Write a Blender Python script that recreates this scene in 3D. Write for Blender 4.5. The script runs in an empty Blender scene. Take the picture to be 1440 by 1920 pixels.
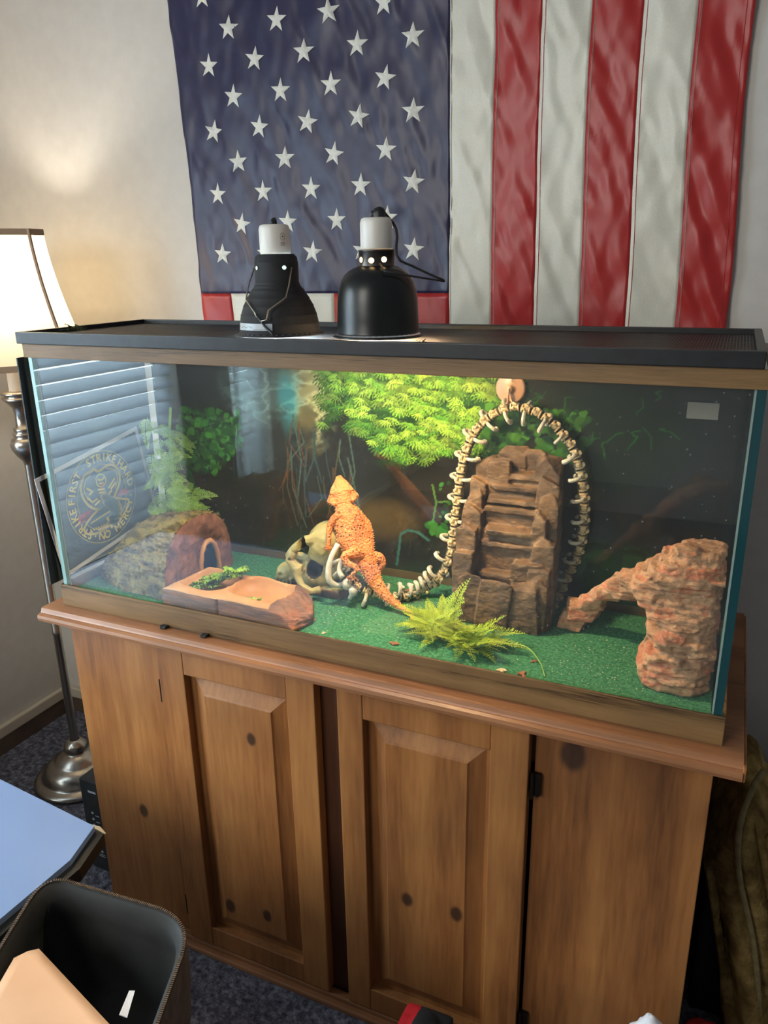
import bpy, bmesh, math, random
import numpy as np
from mathutils import Vector, Matrix, noise
random.seed(7)
SC = bpy.context.scene
COL = SC.collection
PI = math.pi

# ------------------------------------------------------------------ camera
CX, CY, CZ, YAW, PIT, ROL, FPX = 1.182, -1.0149, 0.6454, 0.4281, 0.3141, -0.0175, 1425.4
cam_d = bpy.data.cameras.new('camera')
cam = bpy.data.objects.new('camera', cam_d)
COL.objects.link(cam)
fw = Vector((-math.sin(YAW) * math.cos(PIT), math.cos(YAW) * math.cos(PIT), -math.sin(PIT)))
r0 = Vector((math.cos(YAW), math.sin(YAW), 0))
u0 = r0.cross(fw)
rr = r0 * math.cos(ROL) + u0 * math.sin(ROL)
uu = -r0 * math.sin(ROL) + u0 * math.cos(ROL)
m = Matrix((rr, uu, -fw)).transposed().to_4x4()
m.translation = Vector((CX, CY, CZ))
cam.matrix_world = m
cam_d.sensor_fit = 'VERTICAL'
cam_d.sensor_height = 36.0
cam_d.lens = 36.0 * FPX / 1920.0
cam_d.clip_start = 0.02
SC.camera = cam

# ------------------------------------------------------------------ world, lights, exposure
SC.view_settings.view_transform = 'Standard'
SC.view_settings.look = 'None'
SC.view_settings.exposure = 0.0
SC.view_settings.gamma = 1.0
SC.view_settings.use_curve_mapping = False
world = bpy.data.worlds.new('world')
SC.world = world
world.use_nodes = True
world.node_tree.nodes['Background'].inputs[0].default_value = (0.90, 0.94, 1.0, 1)
world.node_tree.nodes['Background'].inputs[1].default_value = 0.19

def lamp(name, kind, loc, energy, color, size=0.1, rot=(0, 0, 0), sy=None, angle=None):
    d = bpy.data.lights.new(name, kind)
    d.energy = energy
    d.color = color
    if kind == 'AREA':
        d.size = size
        if sy:
            d.shape = 'RECTANGLE'
            d.size_y = sy
    elif kind in ('POINT', 'SPOT'):
        d.shadow_soft_size = size
    o = bpy.data.objects.new(name, d)
    o.location = loc
    o.rotation_euler = rot
    COL.objects.link(o)
    return o

# daylight outside the window in the left wall, and an added unseen fill lamp behind the camera
lamp('daylight_window', 'AREA', (-1.02, -0.98, 0.50), 190, (0.84, 0.92, 1.0), 1.4, (0, -PI / 2, 0), 1.5)
lamp('room_fill', 'AREA', (-0.20, -2.7, 1.30), 38, (1.0, 0.97, 0.90), 1.0, (math.radians(68), 0, math.radians(-12)), 1.2)

# ------------------------------------------------------------------ helpers
def srgb(r, g, b):
    f = lambda c: (c / 255 / 12.92) if c / 255 <= 0.04045 else ((c / 255 + 0.055) / 1.055) ** 2.4
    return (f(r), f(g), f(b), 1)

def mat(name, col=(0.5, 0.5, 0.5, 1), rough=0.6, metal=0.0, spec=0.5, **kw):
    m = bpy.data.materials.new(name)
    m.use_nodes = True
    b = m.node_tree.nodes['Principled BSDF']
    b.inputs['Base Color'].default_value = col
    b.inputs['Roughness'].default_value = rough
    b.inputs['Metallic'].default_value = metal
    b.inputs['Specular IOR Level'].default_value = spec
    for k, v in kw.items():
        b.inputs[k.replace('_', ' ')].default_value = v
    return m

def nn(m, t, **kw):
    n = m.node_tree.nodes.new(t)
    for k, v in kw.items():
        setattr(n, k, v)
    return n

def lk(m, a, b):
    m.node_tree.links.new(a, b)

def noise_mat(name, stops, scale=10, detail=5, rough=0.7, bump=0.3, bdist=0.003, stretch=(1, 1, 1), metal=0.0,
              spec=0.4, distortion=0.0, bscale=None, coord='Object', nrough=0.55, **kw):
    """procedural colour from stretched noise through a ramp, with bump"""
    m = mat(name, stops[0][1], rough, metal, spec, **kw)
    b = m.node_tree.nodes['Principled BSDF']
    tc = nn(m, 'ShaderNodeTexCoord')
    mp = nn(m, 'ShaderNodeMapping')
    mp.inputs['Scale'].default_value = stretch
    lk(m, tc.outputs[coord], mp.inputs[0])
    nz = nn(m, 'ShaderNodeTexNoise')
    nz.inputs['Scale'].default_value = scale
    nz.inputs['Detail'].default_value = detail
    nz.inputs['Roughness'].default_value = nrough
    nz.inputs['Distortion'].default_value = distortion
    lk(m, mp.outputs[0], nz.inputs['Vector'])
    cr = nn(m, 'ShaderNodeValToRGB')
    el = cr.color_ramp.elements
    while len(el) < len(stops):
        el.new(0.5)
    for e, (p, c) in zip(el, stops):
        e.position = p
        e.color = c
    lk(m, nz.outputs['Fac'], cr.inputs[0])
    lk(m, cr.outputs[0], b.inputs['Base Color'])
    if bump:
        bp = nn(m, 'ShaderNodeBump')
        bp.inputs['Strength'].default_value = bump
        bp.inputs['Distance'].default_value = bdist
        src = nz
        if bscale:
            src = nn(m, 'ShaderNodeTexNoise')
            src.inputs['Scale'].default_value = bscale
            src.inputs['Detail'].default_value = 4
            lk(m, mp.outputs[0], src.inputs['Vector'])
        lk(m, src.outputs['Fac'], bp.inputs['Height'])
        lk(m, bp.outputs[0], b.inputs['Normal'])
    return m

def tag(o, label=None, cat=None, group=None, kind=None):
    if label: o['label'] = label
    if cat: o['category'] = cat
    if group: o['group'] = group
    if kind: o['kind'] = kind
    return o

def empty(name, loc, label, cat, group=None):
    o = bpy.data.objects.new(name, None)
    o.location = loc
    o.empty_display_size = 0.05
    COL.objects.link(o)
    return tag(o, label, cat, group)

def put(name, me, mats=None, parent=None, smooth=False, label=None, kind=None):
    """link a mesh as one object; mesh coordinates are world coordinates"""
    if isinstance(me, bmesh.types.BMesh):
        bm = me
        me = bpy.data.meshes.new(name)
        bm.to_mesh(me)
        bm.free()
    if mats:
        for mm in (mats if isinstance(mats, (list, tuple)) else [mats]):
            me.materials.append(mm)
    if smooth:
        me.polygons.foreach_set('use_smooth', [True] * len(me.polygons))
    o = bpy.data.objects.new(name, me)
    COL.objects.link(o)
    if parent:
        o.parent = parent
        off = parent.location if parent.type == 'EMPTY' else Vector()
        o.matrix_parent_inverse = Matrix.Translation(-off)
    if label: o['label'] = label
    if kind: o['kind'] = kind
    return o

def structure(o):
    o['kind'] = 'structure'
    return o

def box(bm, x0, x1, y0, y1, z0, z1, bevel=0.0, mi=0, M=None):
    r = bmesh.ops.create_cube(bm, size=1)
    vs = r['verts']
    for v in vs:
        v.co = Vector(((x0 + x1) / 2 + v.co.x * (x1 - x0), (y0 + y1) / 2 + v.co.y * (y1 - y0), (z0 + z1) / 2 + v.co.z * (z1 - z0)))
        if M: v.co = M @ v.co
    fs = {f for v in vs for f in v.link_faces}
    for f in fs: f.material_index = mi
    if bevel:
        es = list({e for v in vs for e in v.link_edges})
        g = bmesh.ops.bevel(bm, geom=es, offset=bevel, segments=2, affect='EDGES', profile=0.6)
        for f in g['faces']: f.material_index = mi
    return bm

def newbox(*a, **k):
    return box(bmesh.new(), *a, **k)

def frames(pts, up=None):
    n = len(pts)
    T = []
    for i in range(n):
        t = pts[min(i + 1, n - 1)] - pts[max(i - 1, 0)]
        T.append(t.normalized())
    N = []
    if up is None:
        up = Vector((0, 0, 1)) if abs(T[0].z) < 0.9 else Vector((1, 0, 0))
    u = up
    for i in range(n):
        u = (u - T[i] * u.dot(T[i]))
        if u.length < 1e-6: u = T[i].orthogonal()
        u = u.normalized()
        N.append(u)
    return T, N

def tube(bm, pts, rad, seg=8, up=None, keep_up=False, cap=True, mi=0, flat=1.0):
    """lofted tube; rad per point (r or (side, normal)); the normal direction follows up"""
    pts = [Vector(p) for p in pts]
    if not isinstance(rad, (list, tuple)): rad = [rad] * len(pts)
    T, N = frames(pts, Vector(up) if up is not None else None)
    if keep_up:
        N = []
        for t in T:
            u = Vector(up)
            N.append((u - t * u.dot(t)).normalized())
    rings = []
    for p, t, n, r in zip(pts, T, N, rad):
        s = t.cross(n)
        rs, rn = r if isinstance(r, (tuple, list)) else (r, r * flat)
        rings.append([bm.verts.new(p + s * (math.cos(a) * rs) + n * (math.sin(a) * rn)) for a in [2 * PI * k / seg for k in range(seg)]])
    for a, b in zip(rings, rings[1:]):
        for k in range(seg):
            f = bm.faces.new((a[k], a[(k + 1) % seg], b[(k + 1) % seg], b[k]))
            f.material_index = mi
    if cap:
        f = bm.faces.new(rings[0][::-1]); f.material_index = mi
        f = bm.faces.new(rings[-1]); f.material_index = mi
    return bm

def lathe(bm, prof, cx, cy, seg=32, mi=0, cap0=False, cap1=False, M=None):
    rings = []
    for r, z in prof:
        ring = []
        for k in range(seg):
            a = 2 * PI * k / seg
            co = Vector((cx + r * math.cos(a), cy + r * math.sin(a), z))
            if M: co = M @ co
            ring.append(bm.verts.new(co))
        rings.append(ring)
    for a, b in zip(rings, rings[1:]):
        for k in range(seg):
            f = bm.faces.new((a[k], a[(k + 1) % seg], b[(k + 1) % seg], b[k]))
            f.material_index = mi
    if cap0: bm.faces.new(rings[0][::-1]).material_index = mi
    if cap1: bm.faces.new(rings[-1]).material_index = mi
    return bm

def prism(bm, poly, axis, a, b, mi=0):
    """extrude a 2D polygon along an axis from a to b"""
    def P(u, v, w):
        return {'x': (w, u, v), 'y': (u, w, v), 'z': (u, v, w)}[axis]
    A = [bm.verts.new(P(u, v, a)) for u, v in poly]
    B = [bm.verts.new(P(u, v, b)) for u, v in poly]
    n = len(poly)
    for k in range(n):
        bm.faces.new((A[k], A[(k + 1) % n], B[(k + 1) % n], B[k])).material_index = mi
    bm.faces.new(A[::-1]).material_index = mi
    bm.faces.new(B).material_index = mi
    bmesh.ops.recalc_face_normals(bm, faces=bm.faces)
    return bm

def spline(pts, n):
    pts = [Vector(p) for p in pts]
    P = [pts[0] * 2 - pts[1]] + pts + [pts[-1] * 2 - pts[-2]]
    dense = []
    for i in range(1, len(P) - 2):
        for k in range(20):
            t = k / 20
            a, b, c, d = P[i - 1], P[i], P[i + 1], P[i + 2]
            dense.append(0.5 * ((2 * b) + (c - a) * t + (2 * a - 5 * b + 4 * c - d) * t * t + (3 * b - a - 3 * c + d) * t ** 3))
    dense.append(pts[-1])
    L = [0]
    for a, b in zip(dense, dense[1:]): L.append(L[-1] + (b - a).length)
    out = []
    j = 0
    for k in range(n):
        s = L[-1] * k / (n - 1)
        while j < len(L) - 2 and L[j + 1] < s: j += 1
        t = (s - L[j]) / max(1e-9, L[j + 1] - L[j])
        out.append(dense[j].lerp(dense[j + 1], min(1, t)))
    return out

def remesh(bm, voxel, disp=None, smooth_it=0):
    """union everything in bm into one continuous skin, then move vertices by disp(co, normal)"""
    me = bpy.data.meshes.new('tmp')
    bm.to_mesh(me)
    bm.free()
    o = bpy.data.objects.new('tmp', me)
    COL.objects.link(o)
    md = o.modifiers.new('r', 'REMESH')
    md.mode = 'VOXEL'
    md.voxel_size = voxel
    md.use_smooth_shade = True
    if smooth_it:
        ms = o.modifiers.new('s', 'SMOOTH')
        ms.iterations = smooth_it
        ms.factor = 0.5
    dg = bpy.context.evaluated_depsgraph_get()
    out = bpy.data.meshes.new_from_object(o.evaluated_get(dg))
    bpy.data.objects.remove(o)
    if disp:
        vn = [v.normal.copy() for v in out.vertices]
        for v, n in zip(out.vertices, vn):
            v.co = disp(v.co.copy(), n)
    out.update()
    return out

def ellipsoid(bm, c, r, sub=3, M=None):
    g = bmesh.ops.create_icosphere(bm, subdivisions=sub, radius=1)
    for v in g['verts']:
        v.co = Vector((v.co.x * r[0], v.co.y * r[1], v.co.z * r[2]))
        if M: v.co = M @ v.co
        v.co += Vector(c)
    return g['verts']

def hull_rock(bm, x0, x1, y0, y1, z0, z1, seed, jit=0.18, extra=5):
    """an angular boulder: convex hull of jittered box corners and a few face points"""
    rnd = random.Random(seed)
    sx, sy, sz = x1 - x0, y1 - y0, z1 - z0
    pts = []
    for a in (0, 1):
        for b in (0, 1):
            for c in (0, 1):
                pts.append((a + (0.5 - a) * rnd.random() * jit * 2, b + (0.5 - b) * rnd.random() * jit * 2, c + (0.5 - c) * rnd.random() * jit * 2 * c))
    for k in range(extra):
        p = [rnd.uniform(0.15, 0.85) for _ in range(3)]
        ax = rnd.randrange(3)
        p[ax] = rnd.choice((0.0, 1.0))
        if ax == 2: p[ax] = 1.0
        pts.append(tuple(p))
    vs = [bm.verts.new((x0 + p[0] * sx, y0 + p[1] * sy, z0 + p[2] * sz)) for p in pts]
    r = bmesh.ops.convex_hull(bm, input=vs)
    bad = [e for e in r['geom_interior'] if isinstance(e, bmesh.types.BMVert)]
    bmesh.ops.delete(bm, geom=bad, context='VERTS')

def ns(co, s, seed=0.0):
    return noise.noise(Vector((co[0] * s + seed, co[1] * s - seed * 1.7, co[2] * s + seed * 0.6)))

def fbm(co, s, seed=0.0, o=3):
    a, v, k = 1.0, 0.0, s
    for _ in range(o):
        v += a * ns(co, k, seed)
        a *= 0.5
        k *= 2.1
    return v

# ------------------------------------------------------------------ materials
M_wall = noise_mat('wall_paint', [(0.3, srgb(196, 192, 184)), (0.7, srgb(202, 198, 190))], 30, 3, 0.75, 0.05, 0.001)
M_carpet = noise_mat('floor_carpet', [(0.30, srgb(62, 62, 70)), (0.5, srgb(98, 99, 110)), (0.72, srgb(142, 144, 156))], 90, 4, 0.95, 1.0, 0.008, spec=0.1)
M_basewood = noise_mat('base_brown', [(0.3, srgb(84, 70, 60)), (0.7, srgb(104, 88, 76))], 12, 3, 0.6, 0.1)
M_basecap = mat('base_cap', srgb(196, 186, 168), 0.5)

def wood_mat(name, stops, axis, knots=(), scale=9.0, rough=0.42, ring=0.35, long=0.09):
    """pine: noise stretched along the grain, warped round the knots"""
    m = mat(name, stops[0][1], rough, 0, 0.45)
    b = m.node_tree.nodes['Principled BSDF']
    tc = nn(m, 'ShaderNodeTexCoord')
    mp = nn(m, 'ShaderNodeMapping')
    sc = [1.0, 1.0, 1.0]
    sc[axis] = long
    mp.inputs['Scale'].default_value = sc
    lk(m, tc.outputs['Object'], mp.inputs[0])
    nz = nn(m, 'ShaderNodeTexNoise')
    nz.inputs['Scale'].default_value = scale
    nz.inputs['Detail'].default_value = 6
    nz.inputs['Distortion'].default_value = 0.6
    lk(m, mp.outputs[0], nz.inputs['Vector'])
    fine = nn(m, 'ShaderNodeTexNoise')
    fine.inputs['Scale'].default_value = scale * 14
    fine.inputs['Detail'].default_value = 3
    lk(m, mp.outputs[0], fine.inputs['Vector'])
    mx = nn(m, 'ShaderNodeMix')
    mx.inputs[0].default_value = 0.3
    lk(m, nz.outputs['Fac'], mx.inputs[2])
    lk(m, fine.outputs['Fac'], mx.inputs[3])
    cr = nn(m, 'ShaderNodeValToRGB')
    el = cr.color_ramp.elements
    while len(el) < len(stops): el.new(0.5)
    for e, (p, c) in zip(el, stops):
        e.position = p
        e.color = c
    lk(m, mx.outputs[0], cr.inputs[0])
    # large soft blotches of darker stain
    bl = nn(m, 'ShaderNodeTexNoise')
    bl.inputs['Scale'].default_value = 5
    bl.inputs['Detail'].default_value = 2
    lk(m, tc.outputs['Object'], bl.inputs['Vector'])
    blr = nn(m, 'ShaderNodeMapRange')
    blr.inputs[1].default_value = 0.3; blr.inputs[2].default_value = 0.75
    blr.inputs[3].default_value = 1.08; blr.inputs[4].default_value = 0.72
    lk(m, bl.outputs['Fac'], blr.inputs[0])
    mul = nn(m, 'ShaderNodeMix', data_type='RGBA', blend_type='MULTIPLY')
    mul.inputs[0].default_value = 1
    lk(m, cr.outputs[0], mul.inputs[6])
    lk(m, blr.outputs[0], mul.inputs[7])
    out = mul.outputs[2]
    for kx, kz, kr in knots:
        mp2 = nn(m, 'ShaderNodeMapping')
        mp2.inputs['Location'].default_value = (-kx, 0, -kz * 0.7)
        mp2.inputs['Scale'].default_value = (1, 0, 0.7)
        lk(m, tc.outputs['Object'], mp2.inputs[0])
        ln = nn(m, 'ShaderNodeVectorMath', operation='LENGTH')
        lk(m, mp2.outputs[0], ln.inputs[0])
        ad = nn(m, 'ShaderNodeMath', operation='MULTIPLY_ADD')
        lk(m, nz.outputs['Fac'], ad.inputs[0])
        ad.inputs[1].default_value = kr * 0.9
        lk(m, ln.outputs['Value'], ad.inputs[2])
        mr = nn(m, 'ShaderNodeMapRange', interpolation_type='SMOOTHSTEP')
        mr.inputs[1].default_value = kr * 1.15; mr.inputs[2].default_value = kr * 1.9
        mr.inputs[3].default_value = 0.85; mr.inputs[4].default_value = 0.0
        lk(m, ad.outputs[0], mr.inputs[0])
        k = nn(m, 'ShaderNodeMix', data_type='RGBA')
        lk(m, mr.outputs[0], k.inputs[0])
        lk(m, out, k.inputs[6])
        k.inputs[7].default_value = srgb(38, 24, 18)
        out = k.outputs[2]
    lk(m, out, b.inputs['Base Color'])
    bp = nn(m, 'ShaderNodeBump')
    bp.inputs['Strength'].default_value = 0.15
    bp.inputs['Distance'].default_value = 0.002
    lk(m, fine.outputs['Fac'], bp.inputs['Height'])
    lk(m, bp.outputs[0], b.inputs['Normal'])
    rm = nn(m, 'ShaderNodeMapRange')
    rm.inputs[3].default_value = rough - 0.08; rm.inputs[4].default_value = rough + 0.18
    lk(m, bl.outputs['Fac'], rm.inputs[0])
    lk(m, rm.outputs[0], b.inputs['Roughness'])
    return m

PINE = [(0.30, srgb(92, 54, 26)), (0.48, srgb(138, 88, 46)), (0.68, srgb(164, 112, 62))]
KN = [(0.144, -0.455, 0.011), (1.029, -0.067, 0.017), (0.447, -0.188, 0.009), (0.759, -0.44, 0.010), (0.852, -0.435, 0.010),
      (0.361, -0.614, 0.011), (0.451, -0.603, 0.009), (1.14, -0.58, 0.006)]
M_pineV = wood_mat('pine_upright', PINE, 2, KN)
M_pineH = wood_mat('pine_level', PINE, 0)
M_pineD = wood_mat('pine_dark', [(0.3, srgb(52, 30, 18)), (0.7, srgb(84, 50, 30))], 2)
M_slab = wood_mat('pine_top', [(0.3, srgb(112, 72, 46)), (0.5, srgb(146, 98, 64)), (0.7, srgb(164, 116, 80))], 0, rough=0.33)
M_oak = wood_mat('oak_trim', [(0.36, srgb(60, 42, 24)), (0.44, srgb(112, 84, 50)), (0.6, srgb(134, 102, 64)), (0.7, srgb(120, 90, 54))], 0, scale=38, rough=0.45, long=0.035)

M_black = noise_mat('black_plastic', [(0.3, srgb(24, 25, 27)), (0.7, srgb(34, 36, 38))], 60, 3, 0.42, 0.1, 0.0005)
M_blackmatte = noise_mat('black_matte', [(0.3, srgb(30, 31, 33)), (0.7, srgb(40, 41, 43))], 40, 3, 0.75, 0.1, 0.0005)
M_gloss_black = noise_mat('black_enamel', [(0.3, srgb(16, 20, 20)), (0.7, srgb(22, 26, 26))], 50, 3, 0.32, 0.15, 0.0004)
M_ceramic = mat('white_ceramic', srgb(214, 210, 200), 0.4)
M_reflector = mat('reflector', (0.85, 0.85, 0.85, 1), 0.3, 1.0)
M_white = mat('white_paper', srgb(220, 218, 220), 0.6)
M_steel = noise_mat('brushed_nickel', [(0.3, srgb(168, 160, 148)), (0.7, srgb(190, 182, 170))], 60, 3, 0.28, 0.05, 0.0005, metal=1.0, stretch=(1, 1, 0.1))
M_wire = mat('steel_wire', srgb(190, 180, 160), 0.35, 1.0)

def emis(name, col, s):
    m = mat(name, (0, 0, 0, 1))
    b = m.node_tree.nodes['Principled BSDF']
    b.inputs['Emission Color'].default_value = col
    b.inputs['Emission Strength'].default_value = s
    return m

def glass_mat(name, tint=(0.96, 0.985, 0.975, 1), haze=0.0, refl=1.0, ior=1.5):
    """clear pane: Fresnel mirror over clear, with a thin film of dust"""
    m = bpy.data.materials.new(name)
    m.use_nodes = True
    nt = m.node_tree
    nt.nodes.clear()
    out = nn(m, 'ShaderNodeOutputMaterial')
    tr = nn(m, 'ShaderNodeBsdfTransparent'); tr.inputs[0].default_value = tint
    gl = nn(m, 'ShaderNodeBsdfGlossy'); gl.inputs['Roughness'].default_value = 0.015
    fr = nn(m, 'ShaderNodeFresnel')
    ge = nn(m, 'ShaderNodeNewGeometry')   # same reflectance on both faces of the pane
    mi = nn(m, 'ShaderNodeMapRange'); mi.inputs[3].default_value = ior; mi.inputs[4].default_value = 1.0 / ior
    lk(m, ge.outputs['Backfacing'], mi.inputs[0]); lk(m, mi.outputs[0], fr.inputs[0])
    mu = nn(m, 'ShaderNodeMath', operation='MULTIPLY'); mu.inputs[1].default_value = refl
    lk(m, fr.outputs[0], mu.inputs[0])
    mx = nn(m, 'ShaderNodeMixShader')
    lk(m, mu.outputs[0], mx.inputs[0]); lk(m, tr.outputs[0], mx.inputs[1]); lk(m, gl.outputs[0], mx.inputs[2])
    last = mx.outputs[0]
    if haze:
        tc = nn(m, 'ShaderNodeTexCoord')
        nz = nn(m, 'ShaderNodeTexNoise'); nz.inputs['Scale'].default_value = 5; nz.inputs['Detail'].default_value = 6
        lk(m, tc.outputs['Object'], nz.inputs['Vector'])
        mr = nn(m, 'ShaderNodeMapRange')
        mr.inputs[1].default_value = 0.35; mr.inputs[2].default_value = 0.75
        mr.inputs[3].default_value = haze * 0.5; mr.inputs[4].default_value = haze * 1.8
        lk(m, nz.outputs['Fac'], mr.inputs[0])
        # tiny dried specks
        vo = nn(m, 'ShaderNodeTexVoronoi'); vo.inputs['Scale'].default_value = 70
        lk(m, tc.outputs['Object'], vo.inputs['Vector'])
        ms = nn(m, 'ShaderNodeMapRange')
        ms.inputs[1].default_value = 0.04; ms.inputs[2].default_value = 0.09; ms.inputs[3].default_value = 0.25; ms.inputs[4].default_value = 0.0
        lk(m, vo.outputs['Distance'], ms.inputs[0])
        ad = nn(m, 'ShaderNodeMath', operation='ADD')
        lk(m, mr.outputs[0], ad.inputs[0]); lk(m, ms.outputs[0], ad.inputs[1])
        df = nn(m, 'ShaderNodeBsdfDiffuse'); df.inputs[0].default_value = (0.75, 0.78, 0.78, 1)
        m2 = nn(m, 'ShaderNodeMixShader')
        lk(m, ad.outputs[0], m2.inputs[0]); lk(m, last, m2.inputs[1]); lk(m, df.outputs[0], m2.inputs[2])
        last = m2.outputs[0]
    lk(m, last, out.inputs[0])
    return m

M_glass = glass_mat('tank_glass')
M_glassF = glass_mat('tank_front_glass', haze=0.014, refl=0.8, ior=1.52)
M_edge = mat('glass_edge', srgb(18, 62, 66), 0.12, 0, 0.8)
M_edgeL = mat('glass_edge_pale', srgb(120, 158, 150), 0.2, 0, 0.8)
M_silicone = mat('silicone', srgb(140, 150, 146), 0.4)

# ------------------------------------------------------------------ the room
FZ = -0.76
WY = 0.59
LX = -0.73
structure(put('floor', newbox(LX - 0.1, 3.0, -3.4, WY + 0.1, FZ - 0.05, FZ), M_carpet))
structure(put('wall_back', newbox(LX - 0.1, 3.0, WY, WY + 0.1, FZ, 1.75), M_wall))
structure(put('wall_front', newbox(LX - 0.1, 3.0, -3.5, -3.4, FZ, 1.75), M_wall))
bm = bmesh.new()
WY0, WY1, WZ0, WZ1 = -1.29, -0.36, -0.30, 1.15
box(bm, LX - 0.1, LX, WY1, WY, FZ, 1.75)
box(bm, LX - 0.1, LX, -3.4, WY0, FZ, 1.75)
box(bm, LX - 0.1, LX, WY0, WY1, FZ, WZ0)
box(bm, LX - 0.1, LX, WY0, WY1, WZ1, 1.75)
structure(put('wall_left', bm, M_wall))
# window with blinds
M_frame = mat('window_frame_paint', srgb(210, 212, 212), 0.5)
bm = bmesh.new()
for a, b, c, d in ((WY0, WY1, WZ0, WZ0 + 0.03), (WY0, WY1, WZ1 - 0.03, WZ1), (WY0, WY0 + 0.03, WZ0, WZ1), (WY1 - 0.03, WY1, WZ0, WZ1), (WY0, WY1, 0.41, 0.44)):
    box(bm, LX - 0.09, LX - 0.06, a, b, c, d)
win = structure(put('window_1', bm, M_frame))
put('pane', newbox(LX - 0.078, LX - 0.074, WY0 + 0.03, WY1 - 0.03, WZ0 + 0.03, WZ1 - 0.03), glass_mat('window_glass'), win)
M_slat = mat('blind_slat', srgb(225, 228, 230), 0.5)
bs = M_slat.node_tree.nodes['Principled BSDF']
_tl = nn(M_slat, 'ShaderNodeBsdfTranslucent'); _tl.inputs[0].default_value = (0.8, 0.88, 0.95, 1)
_ms = nn(M_slat, 'ShaderNodeMixShader'); _ms.inputs[0].default_value = 0.5
lk(M_slat, bs.outputs[0], _ms.inputs[1]); lk(M_slat, _tl.outputs[0], _ms.inputs[2])
lk(M_slat, _ms.outputs[0], M_slat.node_tree.nodes['Material Output'].inputs[0])
blind = empty('window_blind', (LX - 0.03, (WY0 + WY1) / 2, WZ1), 'pale horizontal slatted blind hung in the left wall window, seen mirrored in the tank glass', 'blind')
put('headrail', newbox(LX - 0.055, LX - 0.005, WY0 + 0.005, WY1 - 0.005, WZ1 - 0.04, WZ1), M_frame, blind)
sl = None
z = WZ1 - 0.065
i = 0
while z > WZ0 + 0.02:
    if sl is None:
        Mx = Matrix.Translation((LX - 0.03, 0, 0)) @ Matrix.Rotation(math.radians(43), 4, 'Y')
        bm = bmesh.new()
        box(bm, -0.026, 0.026, WY0 + 0.01, WY1 - 0.01, -0.0012, 0.0012, M=Mx)
        sl = put('slat', bm, M_slat, blind)
        sl.location.z = z
        base_z = z
    else:
        o = sl.copy(); COL.objects.link(o); o.location.z = z
    z -= 0.047
    i += 1
# baseboards
def baseboard(name, x0, x1, y0, y1, nx, ny):
    bm = newbox(x0, x1, y0, y1, FZ, FZ + 0.055)
    o = structure(put(name, bm, M_basewood))
    bm = newbox(x0 - (0.004 if nx < 0 else 0), x1 + (0.004 if nx > 0 else 0), y0 - (0.004 if ny else 0), y1, FZ + 0.055, FZ + 0.09, bevel=0.004)
    put('cap_moulding', bm, M_basecap, o)
baseboard('baseboard_back', LX + 0.014, 3.0, WY - 0.014, WY, 0, 1)
baseboard('baseboard_left', LX, LX + 0.014, -3.4, WY, 1, 0)

# ------------------------------------------------------------------ cabinet
cab = empty('tank_cabinet', (0.61, 0.22, FZ), 'wide stained knotty pine cabinet with two raised panel doors, carrying the glass tank', 'cabinet')
put('left_side', newbox(0.014, 0.032, 0.002, 0.45, FZ, -0.03), M_pineV, cab)
put('right_side', newbox(1.206, 1.224, 0.002, 0.45, FZ, -0.03), M_pineV, cab)
put('back_panel', newbox(0.032, 1.206, 0.44, 0.45, FZ + 0.02, -0.03), M_pineD, cab)
put('bottom_shelf', newbox(0.032, 1.206, 0.02, 0.44, FZ + 0.03, FZ + 0.045), M_pineD, cab)
put('front_panel', newbox(0.014, 0.243, -0.004, 0.014, FZ, -0.03, bevel=0.0015), M_pineV, cab)
put('front_panel', newbox(0.972, 1.224, -0.004, 0.014, FZ, -0.03, bevel=0.0015), M_pineV, cab)
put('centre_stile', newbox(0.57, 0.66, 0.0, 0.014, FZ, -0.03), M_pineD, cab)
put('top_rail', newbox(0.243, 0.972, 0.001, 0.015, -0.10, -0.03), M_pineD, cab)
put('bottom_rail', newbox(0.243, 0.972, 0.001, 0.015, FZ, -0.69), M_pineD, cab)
bm = newbox(0.010, 1.228, -0.034, -0.0045, FZ, FZ + 0.012, bevel=0.003)
box(bm, 0.010, 1.228, -0.022, -0.0045, FZ + 0.012, FZ + 0.022, bevel=0.003)
put('base_moulding', bm, M_slab, cab)

def door(x0, x1, z0, z1, px0, px1, pz0, pz1):
    d = put('door', None or frame_mesh(x0, x1, z0, z1, px0, px1, pz0, pz1), M_pineV, cab)
    # raised panel: flat recess, sloped bevel, proud field
    bm = bmesh.new()
    def ring(i, y):
        return [bm.verts.new((a, y, b)) for a, b in ((px0 + i, pz0 + i), (px1 - i, pz0 + i), (px1 - i, pz1 - i), (px0 + i, pz1 - i))]
    rs = [ring(-0.004, -0.004), ring(0.010, -0.004), ring(0.036, -0.013), ring(0.039, -0.0165)]
    for a, b in zip(rs, rs[1:]):
        for k in range(4): bm.faces.new((a[k], a[(k + 1) % 4], b[(k + 1) % 4], b[k]))
    bm.faces.new(rs[-1])
    back = ring(-0.004, 0.0005)
    for k in range(4): bm.faces.new((back[k], back[(k + 1) % 4], rs[0][(k + 1) % 4], rs[0][k]))
    bm.faces.new(back[::-1])
    bmesh.ops.recalc_face_normals(bm, faces=bm.faces)
    put('raised_panel', bm, M_pineV, d)
    return d

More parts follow.
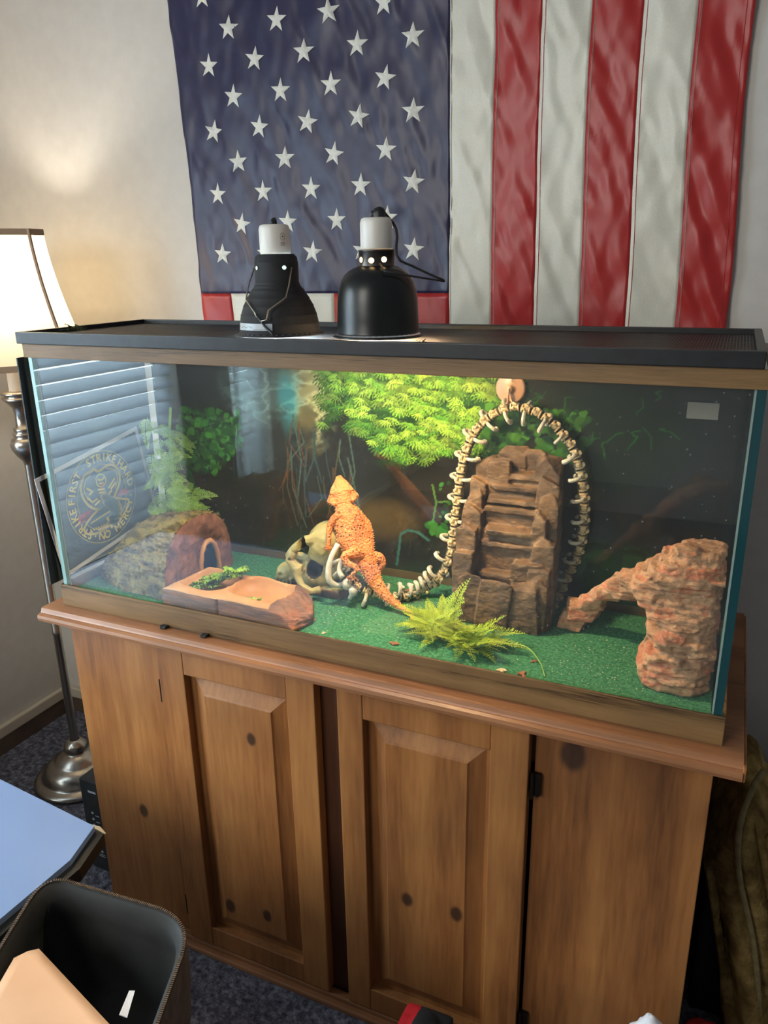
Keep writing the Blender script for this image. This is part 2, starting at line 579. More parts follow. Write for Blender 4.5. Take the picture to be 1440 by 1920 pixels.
def frame_mesh(x0, x1, z0, z1, px0, px1, pz0, pz1):
    bm = bmesh.new()
    y0, y1 = -0.022, 0.0005
    box(bm, x0, px0, y0, y1, z0, z1, bevel=0.002)
    box(bm, px1, x1, y0, y1, z0, z1, bevel=0.002)
    box(bm, px0, px1, y0 + 0.0006, y1, z0, pz0, bevel=0.002)
    box(bm, px0, px1, y0 + 0.0006, y1, pz1, z1, bevel=0.002)
    return bm
d1 = door(0.249, 0.590, -0.735, -0.034, 0.309, 0.533, -0.688, -0.081)
d2 = door(0.634, 0.966, -0.735, -0.034, 0.682, 0.905, -0.684, -0.083)
M_hinge = mat('hinge_metal', srgb(44, 38, 32), 0.45, 0.8)
def hinge(x, zc, par):
    bm = bmesh.new()
    tube(bm, [(x, -0.016, zc - 0.024), (x, -0.016, zc - 0.006)], 0.003, 8)
    tube(bm, [(x, -0.016, zc - 0.0055), (x, -0.016, zc + 0.024)], 0.003, 8)
    box(bm, x - 0.001, x + 0.012 if x > 0.6 else x + 0.002, -0.0135, -0.005, zc - 0.02, zc + 0.02, bevel=0.001)
    put('hinge', bm, M_hinge, par)
hinge(0.245, -0.132, d1); hinge(0.245, -0.655, d1)
hinge(0.972, -0.132, d2); hinge(0.972, -0.63, d2)
# top slab
bm = bmesh.new()
prof = [(0.47, -0.030), (-0.030, -0.030), (-0.0385, -0.024), (-0.0400, -0.018), (-0.0385, -0.012), (-0.0330, -0.0095), (-0.0300, -0.0098),
        (-0.0285, -0.0075), (-0.0262, -0.0010), (-0.0210, 0.0), (0.47, 0.0)]
prism(bm, prof, 'x', -0.033, 1.258)
slab = put('top_board', bm, M_slab, cab)
bm = newbox(1.2578, 1.262, -0.036, 0.47, -0.026, -0.004, bevel=0.0015)
put('edge_moulding', bm, M_pineV, slab)

# ------------------------------------------------------------------ glass tank
TW, TD, TH = 1.23, 0.33, 0.52
tank = empty('glass_tank', (TW / 2, TD / 2, 0.0), 'long glass vivarium with oak trim standing on the pine cabinet', 'tank')
def frame_ring(z0, z1, t, x0=0.0, x1=TW, y0=0.0, y1=TD, bevel=0.001):
    bm = bmesh.new()
    box(bm, x0, x1, y0, y0 + t, z0, z1, bevel=bevel)
    box(bm, x0, x1, y1 - t, y1, z0, z1, bevel=bevel)
    box(bm, x0, x0 + t, y0 + t, y1 - t, z0, z1)
    box(bm, x1 - t, x1, y0 + t, y1 - t, z0, z1)
    return bm
put('bottom_trim', frame_ring(0.0, 0.045, 0.004), M_oak, tank)
put('top_trim', frame_ring(0.4955, 0.520, 0.004), M_oak, tank)
def pane(name, x0, x1, y0, y1, z0, z1, m, em, faces):
    bm = newbox(x0, x1, y0, y1, z0, z1)
    bm.normal_update()
    for f in bm.faces:
        for ax, s in faces:
            if f.normal[ax] * s > 0.9: f.material_index = 1
    return put(name, bm, [m, em], tank)
pane('front_pane', 0.014, TW - 0.016, 0.005, 0.011, 0.016, 0.515, M_glassF, M_edgeL, [(0, 1), (0, -1)])
pane('back_pane', 0.014, TW - 0.016, TD - 0.011, TD - 0.005, 0.016, 0.515, M_glass, M_edge, [(0, 1), (0, -1)])
pane('left_pane', 0.005, 0.0135, 0.005, TD - 0.005, 0.016, 0.515, M_glass, M_edgeL, [(1, -1)])
pane('right_pane', TW - 0.0155, TW - 0.005, 0.005, TD - 0.005, 0.016, 0.515, M_glass, M_edge, [(1, 1), (1, -1)])
put('bottom_pane', newbox(0.005, TW - 0.005, 0.0045, TD - 0.0045, 0.010, 0.016), M_edge, tank)
put('silicone_seam', newbox(TW - 0.0185, TW - 0.0158, 0.0112, 0.0135, 0.03, 0.495), M_silicone, tank)
put('silicone_seam', newbox(0.0137, 0.0165, 0.0112, 0.0135, 0.03, 0.495), M_silicone, tank)

# green reptile carpet
M_turf = noise_mat('reptile_carpet', [(0.28, srgb(36, 80, 54)), (0.5, srgb(54, 110, 74)), (0.75, srgb(86, 140, 100))], 220, 4, 0.95, 0.5, 0.001, spec=0.1)
turf = put('reptile_carpet', newbox(0.0145, TW - 0.019, 0.0115, TD - 0.0125, 0.0165, 0.031), M_turf)
tag(turf, 'green felt reptile carpet lining the bottom of the glass tank', 'carpet')

# lid with wire mesh
lid = empty('screen_lid', (0.61, 0.165, 0.5205), 'black framed wire mesh lid lying on top of the glass tank', 'lid')
put('frame', frame_ring(0.5205, 0.5415, 0.011, -0.006, 1.219, -0.006, 0.334, bevel=0.0015), M_black, lid)
put('cross_bar', newbox(0.603, 0.613, 0.006, 0.322, 0.528, 0.534), M_black, lid)
M_mesh = bpy.data.materials.new('wire_mesh'); M_mesh.use_nodes = True
M_mesh.node_tree.nodes.clear()
_o = nn(M_mesh, 'ShaderNodeOutputMaterial')
_d = nn(M_mesh, 'ShaderNodeBsdfPrincipled'); _d.inputs['Base Color'].default_value = srgb(30, 30, 32); _d.inputs['Roughness'].default_value = 0.5
_t = nn(M_mesh, 'ShaderNodeBsdfTransparent')
_x = nn(M_mesh, 'ShaderNodeMixShader')
_tc = nn(M_mesh, 'ShaderNodeTexCoord'); _sp = nn(M_mesh, 'ShaderNodeSeparateXYZ')
lk(M_mesh, _tc.outputs['Object'], _sp.inputs[0])
_r = []
for k in (0, 1):
    a = nn(M_mesh, 'ShaderNodeMath', operation='MULTIPLY'); a.inputs[1].default_value = 2 * PI / 0.0042
    lk(M_mesh, _sp.outputs[k], a.inputs[0])
    s = nn(M_mesh, 'ShaderNodeMath', operation='SINE'); lk(M_mesh, a.outputs[0], s.inputs[0])
    g = nn(M_mesh, 'ShaderNodeMath', operation='GREATER_THAN'); g.inputs[1].default_value = 0.55; lk(M_mesh, s.outputs[0], g.inputs[0])
    _r.append(g)
_mx = nn(M_mesh, 'ShaderNodeMath', operation='MAXIMUM'); lk(M_mesh, _r[0].outputs[0], _mx.inputs[0]); lk(M_mesh, _r[1].outputs[0], _mx.inputs[1])
lk(M_mesh, _mx.outputs[0], _x.inputs[0]); lk(M_mesh, _t.outputs[0], _x.inputs[1]); lk(M_mesh, _d.outputs[0], _x.inputs[2]); lk(M_mesh, _x.outputs[0], _o.inputs[0])
put('wire_mesh', newbox(0.005, 1.208, 0.005, 0.323, 0.5330, 0.5336), M_mesh, lid)

# ------------------------------------------------------------------ printed jungle backdrop behind the back pane (flat print: colours only)
def paint_backdrop():
    W, H = 600, 240
    x0, x1, z0, z1 = 0.010, 1.222, 0.012, 0.497
    rs = np.random.RandomState(5)
    X, Z = np.meshgrid(np.linspace(x0, x1, W), np.linspace(z0, z1, H))
    def sn(seed, sx, sz):
        r = np.random.RandomState(seed)
        out = np.zeros((H, W))
        for o in range(4):
            gx, gz = int(sx * 2 ** o) + 2, int(sz * 2 ** o) + 2
            g = r.rand(gz, gx)
            u = np.linspace(0, gx - 1.001, W); v = np.linspace(0, gz - 1.001, H)
            iu, iv = u.astype(int), v.astype(int)
            fu, fv = u - iu, v - iv
            fu = fu * fu * (3 - 2 * fu); fv = fv * fv * (3 - 2 * fv)
            a = g[np.ix_(iv, iu)] * (1 - fu) + g[np.ix_(iv, iu + 1)] * fu
            b = g[np.ix_(iv + 1, iu)] * (1 - fu) + g[np.ix_(iv + 1, iu + 1)] * fu
            out += (a * (1 - fv[:, None]) + b * fv[:, None]) * 0.5 ** o
        return out / 1.875
    img = np.zeros((H, W, 3))
    n1, n2, n3 = sn(1, 6, 4), sn(2, 25, 12), sn(3, 40, 6)
    base = np.array([30, 27, 20.]); brown = np.array([64, 46, 28.])
    img[:] = base + (brown - base) * np.clip((n1 - 0.35) * 2, 0, 1)[..., None] * 0.9
    img *= (0.65 + 0.7 * n2)[..., None]
    def soft(cx, cz, rx, rz, col, a=1.0, p=2.0, mod=None):
        w = np.clip(1.25 - ((np.abs(X - cx) / rx) ** p + (np.abs(Z - cz) / rz) ** p), 0, 1) * a
        if mod is not None: w = w * mod
        w = np.clip(w, 0, 1)[..., None]
        img[:] = img * (1 - w) + np.array(col, float) * w
    # right part: blue black water and dark green
    soft(1.17, 0.30, 0.14, 0.30, (10, 22, 34), 0.9)
    soft(1.00, 0.36, 0.16, 0.12, (20, 40, 20), 0.7, mod=0.5 + n2)
    soft(0.98, 0.09, 0.17, 0.09, (32, 72, 26), 0.9, mod=0.3 + 1.2 * n2)
    soft(1.14, 0.15, 0.12, 0.06, (52, 36, 22), 0.8, mod=0.5 + n2)
    # grey stream top left and stones
    soft(0.11, 0.42, 0.15, 0.09, (40, 50, 52), 0.9)
    soft(0.29, 0.42, 0.11, 0.10, (92, 112, 108), 1.0, mod=0.15 + 1.5 * n2)
    soft(0.40, 0.41, 0.06, 0.09, (176, 158, 110), 1.0, mod=0.25 + 1.3 * n2)
    soft(0.41, 0.33, 0.04, 0.06, (120, 104, 64), 0.9, mod=0.1 + 1.5 * n2)
    soft(0.355, 0.38, 0.025, 0.08, (70, 150, 160), 0.9, mod=0.1 + 1.4 * n2)
    rg = 1 - np.abs(sn(9, 30, 22) - 0.5) * 5
    rg = np.clip(rg, 0, 1)
    soft(0.29, 0.41, 0.10, 0.09, (150, 176, 172), 0.8, mod=rg ** 3)
    soft(0.42, 0.39, 0.055, 0.11, (226, 214, 160), 0.9, mod=rg ** 2)
    soft(0.37, 0.37, 0.03, 0.09, (110, 190, 200), 0.7, mod=rg ** 2)
    soft(0.33, 0.20, 0.12, 0.12, (46, 44, 38), 0.7)
    soft(0.17, 0.15, 0.06, 0.04, (52, 42, 32), 0.7, mod=0.4 + n2)
    # soft pale brown blob, fallen trunk
    soft(0.57, 0.15, 0.085, 0.05, (128, 98, 50), 0.75, mod=None)
    def stroke(pts, w, col, a=1.0):
        for (ax, az), (bx, bz) in zip(pts, pts[1:]):
            n = max(2, int(math.hypot(bx - ax, bz - az) / 0.001))
            for k in range(n):
                t = k / n
                cx, cz = ax + (bx - ax) * t, az + (bz - az) * t
                i0 = int((cx - w - x0) / (x1 - x0) * (W - 1)); i1 = int((cx + w - x0) / (x1 - x0) * (W - 1)) + 1
                j0 = int((cz - w - z0) / (z1 - z0) * (H - 1)); j1 = int((cz + w - z0) / (z1 - z0) * (H - 1)) + 1
                i0, i1, j0, j1 = max(0, i0), min(W, i1 + 1), max(0, j0), min(H, j1 + 1)
                if i0 >= i1 or j0 >= j1: continue
                xx, zz = X[j0:j1, i0:i1], Z[j0:j1, i0:i1]
                m_ = (np.hypot(xx - cx, zz - cz) < w)[..., None] * a
                img[j0:j1, i0:i1] = img[j0:j1, i0:i1] * (1 - m_) + np.array(col, float) * m_
    for k in range(12):
        stroke([(0.555 + k * 0.0018, 0.290 - k * 0.0004), (0.62, 0.238 - k * 0.002), (0.690, 0.170 - k * 0.001)], 0.006, (96 - 3 * k, 62 - 2 * k, 34 - k), 0.35)
    # hanging roots
    for k in range(26):
        x = rs.uniform(0.34, 0.50); zt = rs.uniform(0.22, 0.36); L = rs.uniform(0.06, 0.2)
        c = [(84, 112, 96), (120, 74, 40), (96, 86, 58), (54, 84, 84)][rs.randint(4)]
        stroke([(x, zt), (x + rs.uniform(-.015, .015), zt - L / 2), (x + rs.uniform(-.03, .03), zt - L)], rs.uniform(0.001, 0.0022), c, 0.55)
    for k in range(30):
        x = rs.uniform(0.1, 0.75); zt = rs.uniform(0.05, 0.2)
        stroke([(x, zt), (x + rs.uniform(-.02, .02), zt + rs.uniform(-.05, .05))], 0.0012, (84, 66, 44), 0.5)
    stroke([(0.597, 0.055), (0.603, 0.095), (0.606, 0.122), (0.622, 0.134), (0.645, 0.132), (0.668, 0.118)], 0.0028, (70, 128, 116), 0.7)
    def leafpatch(n, xa, xb, za, zb, cols, size, inside, drop=0.35):
        for k in range(n):
            cx, cz = rs.uniform(xa, xb), rs.uniform(za, zb)
            if not inside(cx, cz): continue
            c = np.array(cols[rs.randint(len(cols))], float) * rs.uniform(0.65, 1.15)
            L = size * rs.uniform(0.7, 1.4)
            base_a = rs.uniform(-0.5, 0.5)
            for q in range(7):
                a = -PI / 2 + base_a + (q - 3) * 0.36
                stroke([(cx, cz), (cx + L * 0.55 * math.cos(a), cz + L * 0.5 * math.sin(a) + L * 0.1), (cx + L * math.cos(a), cz + L * math.sin(a) * 0.8)], 0.0011, np.clip(c * rs.uniform(0.85, 1.15), 0, 255), 0.9)
    # maple-fern canopy
    def canopy(x, z):
        lo = 0.30 + 0.03 * math.sin(x * 28) + (0.05 if x < 0.50 else 0) - (0.02 if 0.55 < x < 0.75 else 0)
        return z > lo
    soft(0.64, 0.38, 0.19, 0.085, (44, 70, 24), 0.85, mod=0.6 + 0.8 * n2)
    leafpatch(330, 0.43, 0.84, 0.27, 0.495, [(40, 92, 34), (58, 110, 38), (36, 74, 30)], 0.022, canopy)
    leafpatch(360, 0.43, 0.84, 0.28, 0.495, [(96, 150, 44), (120, 168, 50), (80, 138, 42), (140, 176, 58)], 0.020, canopy)
    leafpatch(200, 0.50, 0.80, 0.31, 0.495, [(158, 190, 66), (132, 178, 54), (172, 196, 76)], 0.017, canopy)
    # round leaved ivy, left and right of centre
    def ivy(n, xa, xb, za, zb, inside, cols, r0=0.007):
        for k in range(n):
            cx, cz = rs.uniform(xa, xb), rs.uniform(za, zb)
            if not inside(cx, cz): continue
            c = np.array(cols[rs.randint(len(cols))], float) * rs.uniform(0.7, 1.15)
            r = r0 * rs.uniform(0.6, 1.2)
            stroke([(cx, cz), (cx + r * 0.8, cz + rs.uniform(-r, r))], r, c, 0.95)
    g1 = [(46, 104, 40), (60, 128, 48), (36, 88, 36), (78, 146, 52)]
    ivy(520, 0.062, 0.235, 0.205, 0.35, lambda x, z: z > 0.212 + max(0, (x - 0.16)) * 1.1 and not (z > 0.325 and int(x * 90) % 3 == 0), g1, 0.0065)
    ivy(300, 0.77, 0.96, 0.30, 0.40, lambda x, z: z > 0.31 + 0.02 * math.sin(60 * x), [(54, 110, 34), (84, 142, 44), (40, 88, 30)], 0.006)
    ivy(60, 0.67, 0.72, 0.13, 0.27, lambda x, z: abs(x - 0.70) < 0.01 + (0.03 if z < .15 else 0), g1, 0.004)
    stroke([(0.675, 0.235), (0.683, 0.20), (0.676, 0.155)], 0.002, (96, 140, 60), 0.9)
    stroke([(0.683, 0.20), (0.71, 0.205)], 0.0018, (96, 140, 60), 0.9)
    ivy(26, 0.664, 0.705, 0.135, 0.155, lambda x, z: True, [(64, 140, 50)], 0.006)
    # single broad leaves low left
    def poly(pts, col):
        pts = np.array(pts)
        ins = np.zeros((H, W), bool)
        j = len(pts) - 1
        for i_ in range(len(pts)):
            xi, zi = pts[i_]; xj, zj = pts[j]
            with np.errstate(divide='ignore', invalid='ignore'):
                c = ((zi > Z) != (zj > Z)) & (X < (xj - xi) * (Z - zi) / (zj - zi + 1e-12) + xi)
            ins ^= c
            j = i_
        img[ins] = np.array(col) * (0.8 + 0.4 * n2[ins])[:, None]
    poly([(0.128, 0.086), (0.150, 0.118), (0.157, 0.122), (0.163, 0.10), (0.162, 0.06), (0.150, 0.05), (0.14, 0.07)], (50, 120, 46))
    poly([(0.076, 0.215), (0.090, 0.21), (0.108, 0.14), (0.112, 0.10), (0.10, 0.09), (0.085, 0.13)], (40, 100, 50))
    # thin tendrils upper right
    for k in range(16):
        x = rs.uniform(0.86, 1.16); zt = rs.uniform(0.34, 0.46)
        p = [(x, zt)]
        for q in range(3): p.append((p[-1][0] + rs.uniform(-.02, .02), p[-1][1] - rs.uniform(0, .02)))
        stroke(p, 0.0014, (40, 104, 36), 0.7)
    for k in range(500):
        stroke([(rs.uniform(0.86, 1.1), rs.uniform(0.03, 0.16)), ] * 2, 0.002, (30, 70, 26), 0.6)
    return W, H, x0, x1, z0, z1, np.clip(img, 0, 255)

W, H, bx0, bx1, bz0, bz1, img = paint_backdrop()
xs = np.linspace(bx0, bx1, W); zs = np.linspace(bz0, bz1, H)
X, Z = np.meshgrid(xs, zs)
co = np.stack([X, np.full_like(X, 0.3262), Z], -1).reshape(-1, 3)
idx = np.arange(W * H).reshape(H, W)
q = np.stack([idx[:-1, :-1], idx[:-1, 1:], idx[1:, 1:], idx[1:, :-1]], -1).reshape(-1, 4)
me = bpy.data.meshes.new('backdrop')
me.vertices.add(len(co)); me.vertices.foreach_set('co', co.ravel())
me.loops.add(q.size); me.loops.foreach_set('vertex_index', q.ravel())
me.polygons.add(len(q)); me.polygons.foreach_set('loop_start', np.arange(0, q.size, 4)); me.polygons.foreach_set('loop_total', np.full(len(q), 4))
me.update(calc_edges=True)
ca = me.color_attributes.new('print', 'FLOAT_COLOR', 'POINT')
lin = img / 255.0
lin = np.where(lin <= 0.04045, lin / 12.92, ((lin + 0.055) / 1.055) ** 2.4)
rgba = np.ones((W * H, 4)); rgba[:, :3] = lin.reshape(-1, 3)
ca.data.foreach_set('color', rgba.ravel())
M_print = mat('backdrop_print', (0.1, 0.1, 0.1, 1), 0.35)
_a = nn(M_print, 'ShaderNodeVertexColor'); _a.layer_name = 'print'
lk(M_print, _a.outputs[0], M_print.node_tree.nodes['Principled BSDF'].inputs['Base Color'])
bd = put('jungle_backdrop', me, M_print)
md = bd.modifiers.new('thick', 'SOLIDIFY'); md.thickness = 0.0008; md.offset = -1
tag(bd, 'printed jungle scene sheet with ferns, roots and stream behind the back glass', 'backdrop')

# ------------------------------------------------------------------ flag hanging on the back wall, stripes running down
def flag_y(x, z, _c={}):
    """cloth relief: long diagonal creases, small puckers along the seams"""
    v = 0.0
    d = x * 0.9 + z * 0.45
    v += 0.0060 * ns((d * 9, (z - x) * 2.2, 0), 1.0, 3.1)
    q = ns((x * 17 + z * 7.0, z * 3.0 - x * 2.5, 0), 1.0, 8.7)
    v += 0.0085 * (0.5 - abs(q)) - 0.003
    q = ns((x * 30 + z * 14.0 + 4, z * 6.0 - x * 5, 0), 1.0, 2.7)
    v += 0.0050 * (0.4 - abs(q)) - 0.002
    v += 0.0022 * ns((x * 40 - z * 10, z * 15 + x * 9, 0), 1.0, 1.3)
    if x > 0.615:
        s = ((x - 0.617) / 0.0895) % 1.0
        e = max(0.0, 1 - min(s, 1 - s) * 3.4)
        v += 0.0012 * e * math.sin(z * 150 + 34 * s) * (0.5 + ns((x * 6, z * 9, 0), 1, 2))
        v += 0.003 * ns((x * 22 + z * 9, z * 13, 0), 1.0, 5.5)
    elif z < 0.61:
        v += 0.0012 * math.sin(x * 260) * max(0, 1 - abs(z - 0.59) * 30)
    return WY - 0.014 - v

def flag_x(u, z):
    """the cloth narrows a little towards the hem; u is the flat coordinate"""
    t = (1.21 - z) / 0.69
    l = -0.050 + 0.024 * t + 0.0035 * math.sin(z * 9)
    r = 1.150 + 0.014 * t if False else 1.1475 + 0.0165 * t + 0.003 * math.sin(z * 11 + 1)
    c = 0.6125 + 0.0062 * t
    if u <= 0: return c + u * (c - l)
    return c + u * (r - c)

FB, FT = -0.46, 1.46
CANT = 0.586
def cloth(name, u0, u1, z0, z1, m, parent, du=0.012, off=0.0, label=None):
    nx = max(2, int((u1 - u0) * 0.6 / du) + 1); nz = int((z1 - z0) / du) + 1
    bm = bmesh.new()
    g = []
    for j in range(nz + 1):
        z = z0 + (z1 - z0) * j / nz
        row = []
        for i in range(nx + 1):
            u = u0 + (u1 - u0) * i / nx
            x = flag_x(u, z)
            row.append(bm.verts.new((x, flag_y(x, z) + off, z)))
        g.append(row)
    for j in range(nz):
        for i in range(nx):
            bm.faces.new((g[j][i], g[j][i + 1], g[j + 1][i + 1], g[j + 1][i]))
    o = put(name, bm, m, parent, smooth=True, label=label)
    md = o.modifiers.new('thick', 'SOLIDIFY'); md.thickness = 0.0006; md.offset = 1
    return o

def cloth_mat(name, c, rough=0.42):
    m = noise_mat(name, [(0.3, c), (0.7, tuple(min(1, k * 1.12) for k in c[:3]) + (1,))], 500, 2, rough, 0.12, 0.0004, spec=0.4)
    b = m.node_tree.nodes['Principled BSDF']
    b.inputs['Sheen Weight'].default_value = 0.15
    return m
M_fred = cloth_mat('flag_red', srgb(158, 34, 32), 0.36)
M_fwhite = cloth_mat('flag_white', srgb(206, 203, 188), 0.36)
M_fblue = cloth_mat('flag_blue', srgb(36, 36, 68), 0.38)
M_star = cloth_mat('flag_star', srgb(214, 213, 202), 0.5)
M_seam = mat('seam_thread', srgb(150, 140, 128), 0.7)
flag = empty('flag', (0.56, WY - 0.01, FT), 'large star spangled flag hung upright on the wall behind the tank, stars at left', 'flag')
cloth('canton', -1, 0, CANT, FT, M_fblue, flag, 0.0065)
for k in range(7):
    cloth('stripe', -1 + k / 7, -1 + (k + 1) / 7, FB, CANT, M_fred if k % 2 == 0 else M_fwhite, flag, 0.012)
for k in range(6):
    cloth('stripe', k / 6, (k + 1) / 6, FB, FT, M_fwhite if k % 2 == 0 else M_fred, flag, 0.007)
for c in range(9):
    n = 6 if c % 2 == 0 else 5
    for r in range(n):
        sx = 0.044 + 0.0615 * c
        sz = 0.676 + 0.1328 * r + (0.0 if c % 2 == 0 else 0.0655)
        if sz > 1.44: continue
        rot = noise.noise(Vector((c * 1.7, r * 2.3, 0))) * 0.25 - 0.10
        bm = bmesh.new()
        cv = None
        ring = []
        for k in range(10):
            a = PI / 2 + k * PI / 5 + rot
            rad = 0.0255 if k % 2 == 0 else 0.0100
            x, z = sx + rad * math.cos(a), sz + rad * math.sin(a)
            ring.append((x, z))
        cv = bm.verts.new((sx, flag_y(sx, sz) - 0.0032, sz))
        mid = []
        out = []
        for x, z in ring:
            mx_, mz_ = (x + sx) / 2, (z + sz) / 2
            mid.append(bm.verts.new((mx_, flag_y(mx_, mz_) - 0.0030, mz_)))
            out.append(bm.verts.new((x, flag_y(x, z) - 0.0018, z)))
        for k in range(10):
            k2 = (k + 1) % 10
            bm.faces.new((cv, mid[k], mid[k2]))
            bm.faces.new((mid[k], out[k], out[k2], mid[k2]))
        put('star', bm, M_star, flag)
for k in range(7):
    u = k / 6
    bm = bmesh.new()
    pts = []
    for j in range(150):
        z = FB + (FT - FB) * j / 149
        x = flag_x(min(u, 0.997) + (0.012 if 0 < u < 1 else 0.006 if u == 0 else -0.02), z)
        pts.append((x, flag_y(x, z) - 0.0007, z))
    tube(bm, pts, 0.0007, 4)
    put('seam', bm, M_fred if k % 2 == 0 and k > 0 else M_seam, flag)

# ------------------------------------------------------------------ dome lamps on the lid
def dome(name, cx, cy, prof, inner, label, skin):
    root = empty(name, (cx, cy, 0.5418), label, 'lamp')
    bm = bmesh.new()
    lathe(bm, prof, cx, cy, 48)
    put('dome', bm, skin, root, smooth=True)
    bm = bmesh.new()
    lathe(bm, inner, cx, cy, 40)
    put('reflector', bm, M_reflector, root, smooth=True)
    return root
LZ = 0.5418
# left lamp: ribbed matte black cone with wire bail
lx, ly = 0.470, 0.098
prof = [(0.0745, LZ), (0.0755, LZ + 0.0015), (0.0685, LZ + 0.004)]
pz = [(0.0675, .006), (0.0665, .020), (0.0635, .036), (0.0585, .052), (0.0520, .066), (0.0440, .080), (0.0385, .088), (0.0365, .094), (0.0360, .130), (0.0345, .140), (0.0300, .146)]
for i, (r, z) in enumerate(pz):
    prof.append((r, LZ + z))
    if 0 < i < 9: prof += [(r + 0.0003, LZ + z + 0.0012), (r - 0.0006, LZ + z + 0.0022)]
inner = [(0.0735, LZ + 0.0008)] + [(r - 0.002, LZ + z) for r, z in pz[:-1]]
L1 = dome('dome_lamp', lx, ly, prof, inner, 'ribbed matte black dome lamp with wire bail and silver sticker, left one on the lid', M_blackmatte)
def socket(root, cx, cy, z, h, r, wide_top=False):
    bm = bmesh.new()
    lathe(bm, [(r * 0.97, z), (r, z + 0.003), (r, z + h - 0.008), (r * 0.93, z + h - 0.002), (r * 0.8, z + h), (0.001, z + h)], cx, cy, 32, cap0=True)
    put('socket', bm, M_ceramic, root, smooth=True)
socket(L1, lx, ly, LZ + 0.146, 0.052, 0.0250)
bm = bmesh.new()
tube(bm, [(lx - 0.003, ly, LZ + 0.196), (lx - 0.003, ly + 0.002, LZ + 0.206), (lx - 0.007, ly + 0.014, LZ + 0.209), (lx - 0.015, ly + 0.03, LZ + 0.190), (lx - 0.035, ly + 0.075, LZ + 0.09), (lx - 0.075, ly + 0.16, LZ + 0.01), (lx - 0.12, ly + 0.27, LZ - 0.05)], 0.0032, 8)
put('cord', bm, M_black, L1, smooth=True)
# printed rating mark on the socket
bm = bmesh.new()
def curved_patch(cx, cy, r, a0, a1, z0, z1, n=6):
    vs = []
    for k in range(n + 1):
        a = a0 + (a1 - a0) * k / n
        vs.append((bm.verts.new((cx + r * math.cos(a), cy + r * math.sin(a), z0)), bm.verts.new((cx + r * math.cos(a), cy + r * math.sin(a), z1))))
    for a, b in zip(vs, vs[1:]): bm.faces.new((a[0], b[0], b[1], a[1]))
aR = math.radians(-28)
for k in range(10):
    a = aR + 0.16 * math.cos(k * PI / 5); z = LZ + 0.176 + 0.006 * math.sin(k * PI / 5)
    curved_patch(lx, ly, 0.0252, a - 0.03, a + 0.03, z - 0.0009, z + 0.0009, 1)
curved_patch(lx, ly, 0.0252, aR - 0.05, aR + 0.05, LZ + 0.1745, LZ + 0.178, 1)
for k in range(3): curved_patch(lx, ly, 0.0252, aR - 0.16, aR + 0.16, LZ + 0.165 - k * 0.0022, LZ + 0.166 - k * 0.0022, 3)
put('printed_mark', bm, mat('faded_print', srgb(140, 112, 104), 0.6), L1)
# sticker near the rim
bm = bmesh.new()
a0, a1 = math.radians(-128), math.radians(-68)
vs = []
for k in range(13):
    a = a0 + (a1 - a0) * k / 12
    vs.append((bm.verts.new((lx + 0.0690 * math.cos(a), ly + 0.0690 * math.sin(a), LZ + 0.012)), bm.verts.new((lx + 0.0680 * math.cos(a), ly + 0.0680 * math.sin(a), LZ + 0.0245))))
for a, b in zip(vs, vs[1:]): bm.faces.new((a[0], b[0], b[1], a[1]))
bm.normal_update()
st = put('sticker', bm, mat('silver_sticker', srgb(168, 176, 180), 0.35), L1, label='silver sticker')
bm = bmesh.new()
for k in range(5):
    aa = a0 + 0.12 + k * 0.085
    curved_patch(lx, ly, 0.0694, aa, aa + 0.07, LZ + 0.0165 + 0.002 * (k % 2), LZ + 0.0175 + 0.002 * (k % 2), 2)
curved_patch(lx, ly, 0.0696, a0 + 0.55, a0 + 0.95, LZ + 0.0135, LZ + 0.0143, 4)
put('print', bm, mat('sticker_ink', srgb(90, 96, 100), 0.5), st)
# vent holes as glowing discs, bulb light put into their emission
M_hole_c = emis('hole_cool', (0.75, 1.0, 0.9, 1), 1.2)
M_hole_w = emis('hole_warm', (1.0, 0.62, 0.25, 1), 7.0)
def vent(root, cx, cy, r, ang, z, hr, m):
    d = Vector((math.cos(ang), math.sin(ang), 0))
    c = Vector((cx, cy, z)) + d * (r + 0.0004)
    s = Vector((-d.y, d.x, 0))
    bm = bmesh.new()
    rr_ = [bm.verts.new(c + s * math.cos(a) * hr + Vector((0, 0, 1)) * math.sin(a) * hr) for a in [2 * PI * k / 16 for k in range(16)]]
    bm.faces.new(rr_)
    o = put('vent_hole', bm, m, root)
    bm = bmesh.new()
    tube(bm, [c + s * math.cos(a) * hr + Vector((0, 0, 1)) * math.sin(a) * hr for a in [2 * PI * k / 16 for k in range(17)]], 0.0006, 5)
    put('rim', bm, M_black, o)
for ang in (-118, -38):
    vent(L1, lx, ly, 0.0362, math.radians(ang), LZ + 0.122, 0.0042, M_hole_c)
bm = bmesh.new()
tube(bm, [(lx - 0.034, ly - 0.014, LZ + 0.122), (lx - 0.036, ly - 0.032, LZ + 0.090), (lx - 0.030, ly - 0.050, LZ + 0.066), (lx - 0.004, ly - 0.066, LZ + 0.044), (lx + 0.002, ly - 0.070, LZ + 0.036)], 0.0013, 6)
tube(bm, [(lx + 0.036, ly - 0.012, LZ + 0.122), (lx + 0.040, ly - 0.030, LZ + 0.090), (lx + 0.042, ly - 0.044, LZ + 0.070), (lx + 0.020, ly - 0.064, LZ + 0.048), (lx + 0.020, ly - 0.071, LZ + 0.032), (lx + 0.012, ly - 0.0735, LZ + 0.030)], 0.0013, 6)
put('wire_bail', bm, M_wire, L1, smooth=True)
bm = bmesh.new()
